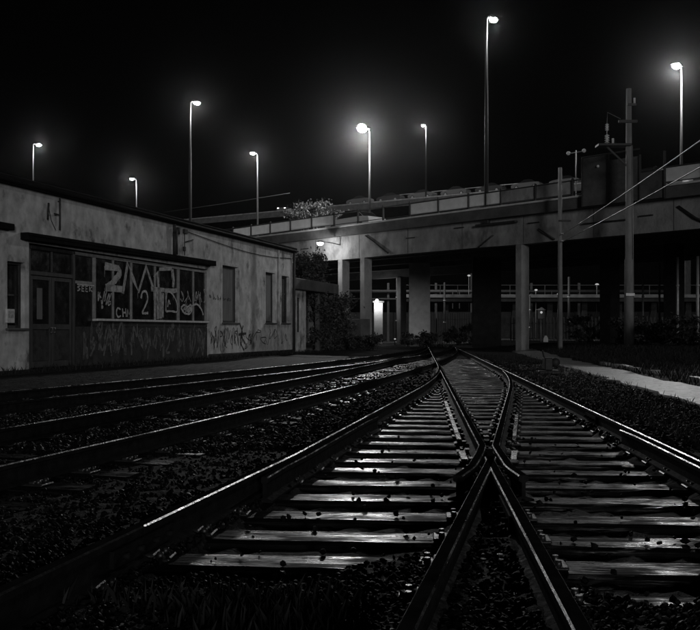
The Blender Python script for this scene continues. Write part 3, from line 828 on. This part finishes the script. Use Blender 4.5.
# drains, pipes, haunch edge lines, lamp clamp on the girder face
for t, z in ((-2.4, 6.5), (1.3, 6.78), (6.3, 6.62), (-12, 6.5), (12.6, 6.4)): MB().bbox(t - .35, t + .35, .08, .146, z, z + .06, .01).build('drain_slot', M['dark'], BR)
MB().tube([(-6.2, .1, 6.95), (-5.2, .08, 6.35), (-4.2, .08, 5.75)], .05, 8).build('drain_pipe', M['dark'], BR)
MB().tube([(2.7, .1, 5.65), (3.7, .08, 6.2)], .045, 8).build('drain_pipe', M['dark'], BR)  # thin tube drawn for the dark haunch edge, not a drain
MB().tube([(6.6, .1, 6.3), (7.6, .08, 5.7)], .045, 8).build('drain_pipe', M['dark'], BR)  # other haunch edge, also drawn as a thin tube
MB().tube([(14.2, .1, 6.7), (15.0, .08, 6.1), (15.6, .08, 5.8)], .05, 8).build('drain_pipe', M['dark'], BR)
MB().bbox(2.6, 5.3, -.1, .14, 6.74, 6.86, .02).bbox(3.2, 3.5, -.1, .13, 6.86, 7.06, .02).build('lamp_clamp', M['dark'], BR)
MB().bbox(9.25, 11.9, .02, .13, 6.3, 6.36, .01).build('cable_tray', M['dark'], BR)

# panelled enclosure standing on the bridge edge
EN = thing('panel_enclosure', 'dark panelled enclosure standing on the bridge edge behind the power pole', 'enclosure', bw_(9.55, 0, 7.4), BA)
MB().bbox(0, 1.35, -.42, -.34, -.3, 2.05, .01).build('panel', M['concd'], EN)
MB().bbox(1.38, 3.0, -.42, -.34, -.3, 1.75, .01).build('panel', M['steel'], EN)
MB().bbox(3.03, 4.2, -.42, -.34, -.3, .95, .01).build('panel', M['concd'], EN)
for x in (-.03, 1.365, 3.015, 4.23): MB().bbox(x - .03, x + .03, -.46, -.3, -.32, 2.1 if x < 3 else 1.8, .006).build('post', M['dark'], EN)
MB().bbox(-.02, 3.0, -.46, -.34, 2.055, 2.1, .006).build('cap_rail', M['dark'], EN)
MB().ball((.85, -.44, 1.55), .07).build('round_reflector', M['white'], EN)

# ------------------------------------------------------------------ street lamps
def spot(parent, loc, watts, size=.12, cone=172, rot=(0, 0, 0)):
    l = bpy.data.lights.new('lamp_light', 'POINT'); l.energy = watts * LAMP_W; l.shadow_soft_size = size; l.color = (1, 1, 1)
    o = bpy.data.objects.new('lamp_light', l); COL.objects.link(o); o.parent = parent; o.location = loc; o.rotation_euler = rot
    return o
def street_lamp(base, top, ang, arm, watts, label, big=1.0):
    o = thing('street_lamp', label, 'street lamp', base, ang, 'tall street lamps along the bridge and ramps')
    H = top - base[2]
    MB().tube([(0, 0, 0), (0, 0, H * .5), (0, 0, H - .05)], [.12, .095, .06], 8).build('post', M['post'], o)
    MB().bbox(-.16, .16, -.16, .16, -.02, .03, .01).build('base_plate', M['post'], o)
    MB().tube([(0, 0, H - .12), (arm * .35, 0, H + .02), (arm * .75, 0, H + .06)], [.055, .045, .04], 8).build('arm', M['post'], o)
    MB().prism([(arm * .55, H + .0), (arm * .6 + .75 * big, H + .03), (arm * .6 + .7 * big, H + .13), (arm * .7, H + .16)][::-1], -.15 * big, .15 * big).build('lamp_head', M['post'], o)
    MB().ball((arm * .6 + .42 * big, 0, H - .01), 1, 12, 8, (.28 * big, .18 * big, .15 * big + .11 * (big - 1))).build('lens', M['lens'], o)
    spot(o, (arm * .6 + .42 * big, 0, H - .22 * big - .16 * (big - 1) - .1), watts)
    return o
PA = math.atan2(.6816, .7317)          # across the bridge, away from the camera
LN = 1800
street_lamp(bw_(3.36, -.05, 7.60), 18.0, PA, .3, LN * .25, 'tallest street lamp, its post clamped to the near face of the bridge')
street_lamp(bw_(-26.1, .3, 7.66), 19.0, PA, .3, LN * .55, 'street lamp rising behind the middle of the yard building roof')
street_lamp(bw_(-55.1, .3, 7.66), 20.1, PA, .3, LN * .55, 'leftmost street lamp, above the left end of the roof')
street_lamp(bw_(6.2, 16.2, 7.66), 17.9, PA + math.pi, .3, LN * 2.4, 'bright street lamp at the far right of the bridge', 1.25)
street_lamp(bw_(-22.36, 16.2, 7.66), 18.6, PA + math.pi, .3, LN * 7.0, 'brightest street lamp, with a wide glow, over the left half of the bridge', 1.75)
street_lamp(bw_(-38.46, 16.2, 7.66), 18.8, PA + math.pi, .3, LN, 'small street lamp just left of the tree on the bridge')
street_lamp(bw_(-62.34, 16.2, 7.66), 19.2, PA + math.pi, .3, LN * .7, 'small low street lamp behind the roof, second from the left')
street_lamp((11.6, 137.5, 21.35), 32.4, PA + math.pi, .3, LN * 1.5, 'slim street lamp on the upper viaduct, right of the brightest lamp')

# bracket lamp on the left bridge column
bl = thing('bracket_lamp', 'lit lamp on a bracket on the left bridge column', 'lamp', bw_(-8.55, .1, 6.55), BA)
MB().tube([(0, .1, .0), (-.15, -.6, .1), (-.32, -1.2, .14)], .03, 6).build('arm', M['dark'], bl)
MB().ball((-.35, -1.34, .12), 1, 12, 8, (.2, .26, .1)).build('shade', M['galv'], bl)
MB().ball((-.35, -1.35, .04), 1, 12, 8, (.19, .22, .14)).build('lens', M['lens2'], bl)
spot(bl, (-.38, -1.45, -.22), 190, .08, 178)

# ------------------------------------------------------------------ upper viaduct with a queue of cars
UA = math.atan2(-27.6, 42.3)
UO = Vector((-8.3, 150, 0))
du = Vector((math.cos(UA), math.sin(UA), 0)); nu = Vector((-du.y, du.x, 0))
UV = thing('upper_viaduct', 'higher road viaduct behind the bridge carrying a queue of cars', 'bridge', UO, UA)
MB().box(-110, 90, 0, 11, 20.4, 21.3).build('deck', M['concd'], UV)
MB().box(-110, 90, .3, 10.7, 21.304, 21.36).build('carriageway', M['asphalt'], UV)
MB().bbox(-110, 90, -.1, .14, 21.306, 21.5, .02).build('parapet', M['conc'], UV)
MB().bbox(12, 36, 10.6, 10.7, 24.0, 24.1, .01).build('far_rail', M['galv'], UV)
for t in np.arange(12, 37, 4.0): MB().bbox(t - .04, t + .04, 10.6, 10.7, 21.36, 24.0, .006).build('far_rail_post', M['dark'], UV)
for t in (-90, -60, -30, 0, 30, 60, 88): MB().bbox(t - .8, t + .8, 4, 7, -.3, 20.4, .05).build('pier', M['concd'], UV)

CARM = {}
def car_meshes(paint):
    """saloon car, nose to +x, 4.3 m long"""
    if paint in CARM: return CARM[paint]
    low = [(-2.12, .42), (-2.15, .72), (-2.02, .92), (-1.3, .98), (.95, .96), (1.75, .84), (2.1, .70), (2.15, .45), (2.05, .26), (-2.0, .26)]
    b = MB(); b.prism(low[::-1], -.82, .82)
    for i, (x, y_, z) in enumerate(b.v):
        if z > .8: b.v[i] = (x, y_ * .95, z)
    roof = [(-1.55, .96), (-.95, 1.36), (-.45, 1.43), (.25, 1.40), (1.0, .95)]
    n = len(roof); vs = [(x, -.78 + (z - .96) * .3, z) for x, z in roof] + [(x, .78 - (z - .96) * .3, z) for x, z in roof]
    b.add(vs, [(i, i + 1, i + 1 + n, i + n) for i in range(n - 1)])
    body = b.mesh('body', M[paint])
    g = MB(); e = .004
    for s in (-1, 1):
        g.add([(x, s * (.78 - (z - .96) * .3), z) for x, z in roof], [tuple(range(n)) if s < 0 else tuple(range(n))[::-1]])
    g.add([(1.02, -.74, .97), (1.02, .74, .97), (.29, .62, 1.385), (.29, -.62, 1.385)], [(0, 1, 2, 3)])
    g.add([(-1.57, -.74, .97), (-1.57, .74, .97), (-.97, .63, 1.35), (-.97, -.63, 1.35)], [(3, 2, 1, 0)])
    glass = g.mesh('windows', M['carglass'])
    wl = MB(); wl.tube([(0, -.1, 0), (0, .1, 0)], .31, 16); tyre = wl.mesh('wheel', M['tyre'])
    rm = MB(); rm.tube([(0, -.11, 0), (0, .11, 0)], .19, 10); rim = rm.mesh('rim', M['galv'])
    hl = MB(); hl.ball((0, 0, 0), 1, 10, 6, (.06, .17, .08)); head = hl.mesh('headlight', M['head'])
    CARM[paint] = (body, glass, tyre, rim, head); return CARM[paint]
def car(loc, rz, paint, label, group=None, lit=True, scale=1.0):
    o = thing('car', label, 'car', loc, rz, group); o.scale = (scale,) * 3
    body, glass, tyre, rim, head = car_meshes(paint)
    put('body', body, o); put('windows', glass, o)
    for x in (-1.32, 1.32):
        for y_ in (-.76, .76):
            w_ = put('wheel', tyre, o, (x, y_, .31)); put('rim', rim, w_)
    for y_ in (-.6, .6):
        h = put('headlight', head, o, (2.1, y_, .66))
        if not lit: h.active_material = M['head']
    return o
ORD = ['first', 'second', 'third', 'fourth', 'fifth', 'sixth', 'seventh', 'eighth', 'ninth', 'tenth', 'eleventh', 'twelfth']
for i in range(9):
    t = 11.0 + i * 5.7
    p = UO + du * t + nu * 1.3 + Vector((0, 0, 21.37))
    car(p, UA + math.pi + .0, ['carg', 'card', 'carg'][i % 3], '%s car from the left in the queue on the upper viaduct' % ORD[i], 'cars queuing on the upper viaduct')
p = UO + du * (-5.5) + nu * 3 + Vector((0, 0, 21.37))
car(p, UA - 1.2, 'carg', 'car with bright headlights shining over the roof, left of the tree', lit=True)
car(bw_(-10.4, 3.2, 7.67), BA + math.pi, 'carw', 'white car behind the bridge railing below the brightest lamp')
car(bw_(11.2, 3.0, 7.67), BA + math.pi, 'carw', 'pale car on the bridge just right of the power pole')
car(bw_(16.0, 3.0, 7.67), BA + math.pi, 'carg', 'grey car at the right edge below the far right lamp')

# faint ramp cable line left of the tree
MB((-13, 70, 0)).tube([(-14.5, 70, 10.3), (-10, 71, 11.1), (-4.8, 72, 12.1)], .02, 5).build('overhead_cable', M['post'], None, (-13, 70, 0))
tag(bpy.data.objects['overhead_cable'], 'thin faint cable rising behind the building roof towards the tree', 'cable')

# ------------------------------------------------------------------ poles and wires in front of the bridge
PP = thing('power_pole', 'tall grey power pole with crossarms and insulator platform at the right', 'utility pole', (12.7, 41, .1))
MB().tube([(0, 0, -.4), (0, 0, 4.2), (0, 0, 4.25), (0, 0, 12.0)], [.22, .2, .165, .12], 12).build('pole_shaft', M['pole'], PP)
MB().bbox(-.5, .35, -.17, -.07, 10.42, 10.55, .01).build('crossarm', M['dark'], PP)
MB().bbox(-.1, .3, -.17, -.07, 11.2, 11.3, .01).build('crossarm', M['dark'], PP)
MB().bbox(-1.45, .05, -.3, .3, 9.36, 9.46, .01).build('platform', M['dark'], PP)
MB().bar((-1.0, 0, 9.36), (-.1, 0, 8.5), .07).build('platform_brace', M['dark'], PP)
for x, z, s in ((-1.02, 9.47, 1.0), (-.75, 9.47, .6), (-1.02, 10.05, .8)):
    b = MB(); b.tube([(x, -.1, z), (x, -.1, z + .42 * s)], .035, 6)
    for k in range(4): b.tube([(x, -.1, z + (.06 + k * .1) * s), (x, -.1, z + (.1 + k * .1) * s)], [.12 * s, .06 * s], 10)
    b.build('insulator', M['ceram'], PP)
MB().tube([(-1.02, -.1, 9.9), (-1.02, -.1, 10.05)], .02, 5).tube([(-1.02, -.1, 10.4), (-1.0, -.1, 10.9), (-.4, -.1, 10.6)], .012, 5).build('jumper_wire', M['cable'], PP)
b = MB(); b.tube([(.22, -.12, 11.3), (.22, -.12, 11.55)], .05, 8); b.build('insulator', M['ceram'], PP)
MB().bbox(-.2, .2, -.24, -.2, 2.55, 2.68, .005).build('number_plate', M['galv'], PP)
MB().tube([(.2, -.1, .2), (.16, -.1, 6), (.13, -.1, 9.4)], .02, 6).build('earth_cable', M['cable'], PP)

TP = thing('wire_pole', 'slim grey pole in front of the bridge carrying the two slanting wires', 'utility pole', (10.27, 44, .2))
MB().tube([(0, 0, -.4), (0, 0, 8.85)], [.13, .09], 10).build('pole_shaft', M['pole'], TP)
MB().bbox(-.1, .5, -.14, -.06, 6.2, 6.28, .008).build('crossarm', M['dark'], TP)
for z in (5.6, 5.25): MB().tube([(0, -.1, z), (.14, -.16, z)], .04, 6).build('insulator', M['ceram'], TP)
for k, (z, x1, z1) in enumerate(((5.8, 8.1, 5.6), (5.45, 8.3, 5.1))):
    a = Vector((10.4, 43.9, z)); c = Vector((x1, 20.7, z1)); pts = []
    for i in range(25):
        u = i / 24 * 1.75
        q = a + (c - a) * u; pts.append((q.x, q.y, q.z - .5 * u * (1.75 - u) * .35))
    tag(MB(a).tube(pts, .018, 5).build('overhead_wire', M['cable'], None, a), ['upper', 'lower'][k] + ' of the two pale wires slanting up to the right edge', 'wire', 'slanting overhead wires')

SP = thing('small_lamp_post', 'small unlit double-headed lamp post on the bridge left of the enclosure', 'lamp post', bw_(8.75, .25, 7.7), BA)
MB().tube([(0, 0, 0), (0, 0, 2.35)], .03, 6).tube([(-.4, 0, 2.25), (.4, 0, 2.25)], .02, 6).build('post', M['galv'], SP)
for x in (-.45, .45): MB().ball((x, 0, 2.27), .1, 10, 6).build('lamp_globe', M['white'], SP)

# ------------------------------------------------------------------ under and beyond the bridge
WC = thing('whitewashed_pillar', 'whitewashed pillar lit by its own lamp under the bridge', 'pillar', (2.45, 78, -.2))
MB().bbox(-.38, .38, -.35, .35, 0, 3.7, .02).build('shaft', M['concw'], WC)
MB().bbox(-.5, .5, -.45, .45, 3.7, 3.86, .02).build('cap', M['concd'], WC)
PLMP = thing('wall_lamp', 'small bright lamp fixed to the top of the whitewashed pillar', 'lamp', (2.25, 77.55, 3.45))
MB().tube([(.1, .1, .1), (.05, -.3, .25)], .025, 6).build('arm', M['dark'], PLMP)
MB().ball((.05, -.36, .2), .13, 10, 6).build('lens', M['lens2'], PLMP)
spot(PLMP, (.05, -.7, .05), 75, .06, 178)

PB = thing('pipe_bridge', 'distant steel pipe bridge with horizontal pipes seen beneath the road bridge', 'pipe bridge', (12, 94, 0))
for z, r in ((5.2, .17), (4.4, .09)): MB().tube([(-14, 0, z), (22, 0, z)], r, 8).build('pipe', M['dark'], PB)
for x in np.arange(-13, 22, 5.0): MB().bbox(x - .12, x + .12, .2, .44, -.3, 6.1, .01).build('support', M['dark'], PB)
for x in (-1.3, -.6, 2.2, 9): MB().bbox(x - .05, x + .05, -.3, -.2, 3.4, 5.2, .01).build('hanger', M['dark'], PB)
LV = thing('low_viaduct', 'low dark concrete viaduct with many columns seen beneath the road bridge', 'bridge', (18, 88, 0))
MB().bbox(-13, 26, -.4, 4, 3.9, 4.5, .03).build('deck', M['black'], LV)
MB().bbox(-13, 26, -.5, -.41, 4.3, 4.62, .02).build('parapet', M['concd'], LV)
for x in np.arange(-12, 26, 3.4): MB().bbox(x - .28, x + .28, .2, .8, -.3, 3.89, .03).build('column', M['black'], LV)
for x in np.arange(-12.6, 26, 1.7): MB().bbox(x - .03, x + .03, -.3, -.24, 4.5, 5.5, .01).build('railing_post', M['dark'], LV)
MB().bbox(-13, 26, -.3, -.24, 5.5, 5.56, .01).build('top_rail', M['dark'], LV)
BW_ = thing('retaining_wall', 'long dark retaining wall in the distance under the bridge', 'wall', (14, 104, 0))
for x in np.arange(-30, 30, 3.0): MB().bbox(x + .02, x + 2.98, 0, .4, -.3, 3.2 + .1 * rnd.random(), .03).build('wall_panel', M['black'], BW_)
def small_light(x, z, Y, r, m, label):
    o = thing('distant_lamp', label, 'lamp', (x, Y, z))
    MB().ball((0, 0, 0), r, 10, 6, (1, .6, .6)).build('lens', m, o)
    MB().tube([(0, .12, -z - .2), (0, .12, .1)], .04, 6).build('post', M['steel'], o)
small_light(12.16, 6.73, 92, .16, M['dim'], 'tiny distant lamp seen just under the bridge edge near the middle')
small_light(25.25, 5.81, 92, .2, M['dim'], 'tiny distant lamp seen between the thin pole and the pale post')
small_light(18.19, 5.07, 88, .15, M['dim'], 'dim round lamp on a thin post beyond the right bridge column')
small_light(20.34, 4.68, 88, .1, M['dim'], 'dim low lamp just beside the slim wire pole')
small_light(3.5, 0.44, 70, .08, M['dim'], 'small glint of a lamp low on the ground by the whitewashed pillar')
def mast(x, Y, z1, r, label, m='post'):
    o = thing('mast', label, 'mast', (x, Y, -.2), 0, 'slim masts beyond the bridge')
    MB().tube([(0, 0, 0), (0, 0, z1)], [r * 1.2, r], 8).build('shaft', M[m], o)
    MB().bbox(-.16, .16, -.16, .16, 0, .3, .02).build('foot', M['concd'], o)
    for z in (z1 * .35, z1 * .7): MB().tube([(0, 0, z), (0, 0, z + .09)], r * 1.5, 8).build('clamp', M['galv'], o)
mast(4.39, 84, 6.2, .09, 'slim mast between the whitewashed pillar and the pale pier')
mast(8.82, 84, 5.8, .09, 'slim mast just right of the broad pale pier')
mast(16.0, 80, 4.4, .07, 'short slim mast nearest the right bridge column')
mast(17.52, 72, 5.6, .09, 'slim mast close behind the wire pole')
mast(21.67, 74, 6.9, .19, 'thick pale mast left of the power pole')
mast(18.23, 56, 4.8, .06, 'first slim mast right of the power pole', 'galv')
mast(17.88, 52, 5.2, .06, 'second slim mast right of the power pole', 'galv')
mast(17.47, 48, 5.2, .07, 'third slim mast right of the power pole', 'galv')
mast(17.38, 45, 5.0, .08, 'rightmost slim mast at the picture edge', 'galv')
SG = thing('ground_signal', 'small pale signal box on a thin post behind the bridge column', 'signal', (12.73, 60, .1))
MB().tube([(0, 0, 0), (0, 0, 2.0)], .04, 8).build('post', M['galv'], SG)
MB().bbox(-.25, .25, -.12, .12, 1.75, 2.35, .03).build('signal_box', M['steel'], SG)
MB().ball((0, -.13, 2.2), .08, 10, 6).build('lamp', M['dim'], SG)
MB().prism([(-.3, 2.35), (.3, 2.35), (.0, 2.55)][::-1], -.2, .16).build('hood', M['galv'], SG)
MK = thing('trackside_marker', 'small pale marker stone right of the signal post', 'marker', (12.6, 58, .1))
MB().prism([(-.16, 0), (.16, 0), (.14, .5), (.06, .66), (-.06, .66), (-.14, .5)][::-1], -.1, .1).build('stone', M['concw'], MK)

def fence(x0, x1, Y0, Y1, h, pitch, label, m):
    o = thing('palisade_fence', label, 'fence', (x0, Y0, -.1)); n = int(math.hypot(x1 - x0, Y1 - Y0) / pitch)
    pk = MB().bbox(-.04, .04, -.02, .02, 0, h, .008).mesh('picket', m)
    for i in range(n + 1):
        u = i / n; put('picket', pk, o, ((x1 - x0) * u, (Y1 - Y0) * u, rnd.uniform(-.08, .03)), rnd.uniform(-.1, .1))
    for z in (h * .25, h * .8): MB().bar((0, .05, z), (x1 - x0, Y1 - Y0 + .05, z), .04, .06).build('fence_rail', m, o)
fence(6.2, 11.2, 78, 76, 2.7, .2, 'tall dark palisade fence behind the broad pale pier', M['dark'])
fence(12.5, 22.5, 70, 64, 2.2, .26, 'dark palisade fence beyond the wire pole and power pole', M['dark'])
# ------------------------------------------------------------------ vegetation
def leaf_cloud(name, blobs, n, size, m, off):
    """many small leaf faces spread through clumps"""
    bl_ = np.array([b[:3] for b in blobs]); rad = np.array([b[3] for b in blobs])
    idx = rng.choice(len(blobs), n, p=rad ** 2 / np.sum(rad ** 2))
    d_ = rng.normal(size=(n, 3)); d_ /= np.linalg.norm(d_, axis=1)[:, None]
    P = bl_[idx] + d_ * (rad[idx] * np.abs(rng.normal(.55, .42, n)))[:, None] * np.array([1.15, 1, .9])
    A = rng.normal(size=(n, 3)); A /= np.linalg.norm(A, axis=1)[:, None]
    B = np.cross(A, rng.normal(size=(n, 3))); B /= np.linalg.norm(B, axis=1)[:, None]
    s = size * rng.uniform(.6, 1.4, n)[:, None]
    V = np.stack([P - A * s, P + B * s * .5, P + A * s, P - B * s * .5], 1) - np.array(off)
    return np_mesh(name, V.reshape(-1, 3), np.arange(n * 4).reshape(n, 4), m)
def tree(loc, blobs, n, size, label, m='leaf', th=.2, name='tree'):
    o = thing(name, label, 'tree', loc)
    b = MB(loc); L_ = Vector(loc)
    fork = L_ + Vector((0, 0, (blobs[0][2] - L_.z) * .55))
    b.tube([L_ - Vector((0, 0, .3)), L_ + (fork - L_) * .5 + Vector((.15, .1, 0)), fork], [th, th * .8, th * .65], 8)
    for q in blobs:
        e = Vector(q[:3]); mid = fork + (e - fork) * .5 + Vector((rnd.uniform(-.3, .3), rnd.uniform(-.3, .3), .2))
        b.tube([fork, mid, e], [th * .5, th * .3, th * .1], 6)
    b.build('trunk', M['bark'], o)
    put('crown', leaf_cloud('crown', blobs, n, size, M[m], loc), o)
    return o
tb = []
for _ in range(34):
    a = rnd.uniform(-1, 1)
    tb.append((-3.2 + a * 2.6, 85 + rnd.uniform(-1.5, 1.5), 11.6 + rnd.uniform(-1.0, 2.0) * (1 - .6 * abs(a)), rnd.uniform(.3, .85)))
for _ in range(10): tb.append((rnd.uniform(-1.5, 1.8), 85 + rnd.uniform(-1, 1), rnd.uniform(10.8, 12.1), rnd.uniform(.3, .55)))
tree((-2.6, 85, 0), tb, 4600, .12, 'round leafy tree rising behind the bridge railing below the small lamp')
# ivy and bushes round the annex
ib = []
for _ in range(60):
    u = rnd.random(); x = -1.96 + 1.66 * u; Y = 50.5 + 3.5 * u
    ib.append((x + rnd.uniform(-.2, .2), Y + rnd.uniform(-.8, .6), rnd.uniform(.1, 3.1), rnd.uniform(.3, .6)))
tree((-1.4, 52, 0), ib, 12000, .085, 'dark ivy-covered bush filling the space under the annex roof', 'leafd', .12, 'ivy_bush')
ib = []
for _ in range(16): ib.append((rnd.uniform(-2.83, -1.65), 53 + rnd.uniform(-.6, .6), rnd.uniform(3.9, 5.4), rnd.uniform(.3, .55)))
tree((-2.2, 53.5, 0), ib, 3500, .085, 'small bush growing above the annex roof beside the lit column', 'leaf', .08, 'bush')
def bushes(name, x0, x1, Y0, Y1, z1, n, label, m='leafd', leaves=5000):
    bl_ = []
    for _ in range(n * 2):
        u = rnd.random(); Y = Y0 + (Y1 - Y0) * u; x = x0 + (x1 - x0) * u + rnd.uniform(-.4, .4)
        bl_.append((x, Y + rnd.uniform(-.8, .8), gz(x, Y) + rnd.uniform(0, z1), rnd.uniform(.1, .32)))
    c = bl_[0]; base = ((x0 + x1) / 2, (Y0 + Y1) / 2, 0)
    tree(base, bl_, leaves, .07, label, m, .05, name)
bushes('shrub', 3.47, 5.83, 60, 61, .9, 14, 'low dark shrub at the foot of the broad pale pier')
bushes('shrub', 7.2, 9.96, 72, 70, 1.4, 16, 'low scrub in the gap right of the broad pale pier', 'leaf')
bushes('shrub', 14.67, 16.78, 60, 57, 1.6, 24, 'dark scrub bank between the wire pole and the pale mast')
bushes('shrub', 13.7, 13.98, 46, 34, 1.2, 40, 'dark scrub along the right edge beyond the power pole', 'leafd', 9000)
bushes('shrub', -0.53, 1.67, 53, 50, .8, 14, 'low bush in front of the pier base wall', 'leaf')
def grass(name, n, region, h0, h1, label, m='grass', wd=.006):
    P = []
    while len(P) < n:
        q = region(); 
        if q is not None: P.append((q[0], q[1], gz(*q) - .01))
    P = np.array(P); H = rng.uniform(h0, h1, n); a = rng.uniform(0, 6.283, n)
    L_ = np.stack([np.cos(a), np.sin(a), np.zeros(n)], 1); S_ = np.stack([-np.sin(a), np.cos(a), np.zeros(n)], 1)
    lean = rng.uniform(.1, .6, n)[:, None] * H[:, None]
    up = np.array([0, 0, 1.0])[None] * H[:, None]
    V = np.stack([P - S_ * wd, P + S_ * wd, P + up * .6 + L_ * lean * .35 + S_ * wd * .6, P + up + L_ * lean], 1)
    tag(put(name, np_mesh(name, V.reshape(-1, 3), np.arange(n * 4).reshape(n, 4), M[m])), label, 'grass', kind='stuff')
def reg_right():
    y = rnd.uniform(10, 46); x = rnd.uniform(5.9, 16) + .1 * (y - 15)
    return (x, y) if x > 5.9 + .1 * (y - 15) + .62 else None
grass('rough_grass', 26000, reg_right, .05, .2, 'rough grass beyond the concrete path on the right', wd=.012)
def reg_verge():
    y = rnd.uniform(6, 40); x = rr(y) + .5 + rnd.random() ** 2 * 2.5
    return (x, y) if x < 5.9 + .1 * (y - 15) - .6 else None
grass('verge_grass', 5000, reg_verge, .04, .14, 'short sparse grass between the right-hand track and the path', wd=.007)
def reg_near():
    y = rnd.uniform(1.9, 3.5); x = rnd.uniform(-2.0, .55)
    return (x, y) if x < lr(y) - .2 and (math.sin(x * 5.1 + y) + math.sin(y * 6.3 + x * 2.2)) > rnd.uniform(-.6, 1.8) else None
grass('foreground_weeds', 4200, reg_near, .03, .13, 'dark weeds in the bottom left foreground', wd=.005)
def reg_wall():
    s = rnd.uniform(-2, 24); q = rnd.uniform(-1.6, -.05)
    return (-9.41 + .287 * s - .958 * q, 24.2 + .958 * s + .287 * q)
grass('wall_weeds', 2200, reg_wall, .04, .2, 'sparse weeds along the foot of the yard building', wd=.012)
# paved strip along the building
b = MB((-9.41, 24.2, 0)); 
vs = []
for s in (-9, 24):
    for q in (-1.9, -.02): vs.append((-9.41 + .287 * s - .958 * q, 24.2 + .958 * s + .287 * q, -.02))
b.add(vs, [(0, 2, 3, 1)])
tag(b.build('pavement', M['black'], None, (-9.41, 24.2, 0)), 'dark strip of paving along the foot of the building', None, kind='structure')

# ------------------------------------------------------------------ night haze round the lamps
hz = MB().box(-345, 345, -95, 440, -1.6, 40)
hm = bpy.data.materials.new('night_haze'); hm.use_nodes = True
hn = hm.node_tree; hn.nodes.clear()
ho = hn.nodes.new('ShaderNodeOutputMaterial'); pv = hn.nodes.new('ShaderNodeVolumePrincipled')
pv.inputs['Color'].default_value = (.9, .9, .9, 1); pv.inputs['Density'].default_value = .00007; pv.inputs['Anisotropy'].default_value = .968
hn.links.new(pv.outputs[0], ho.inputs['Volume'])
tag(hz.build('haze', hm), 'thin night haze glowing round the street lamps', None, kind='stuff')
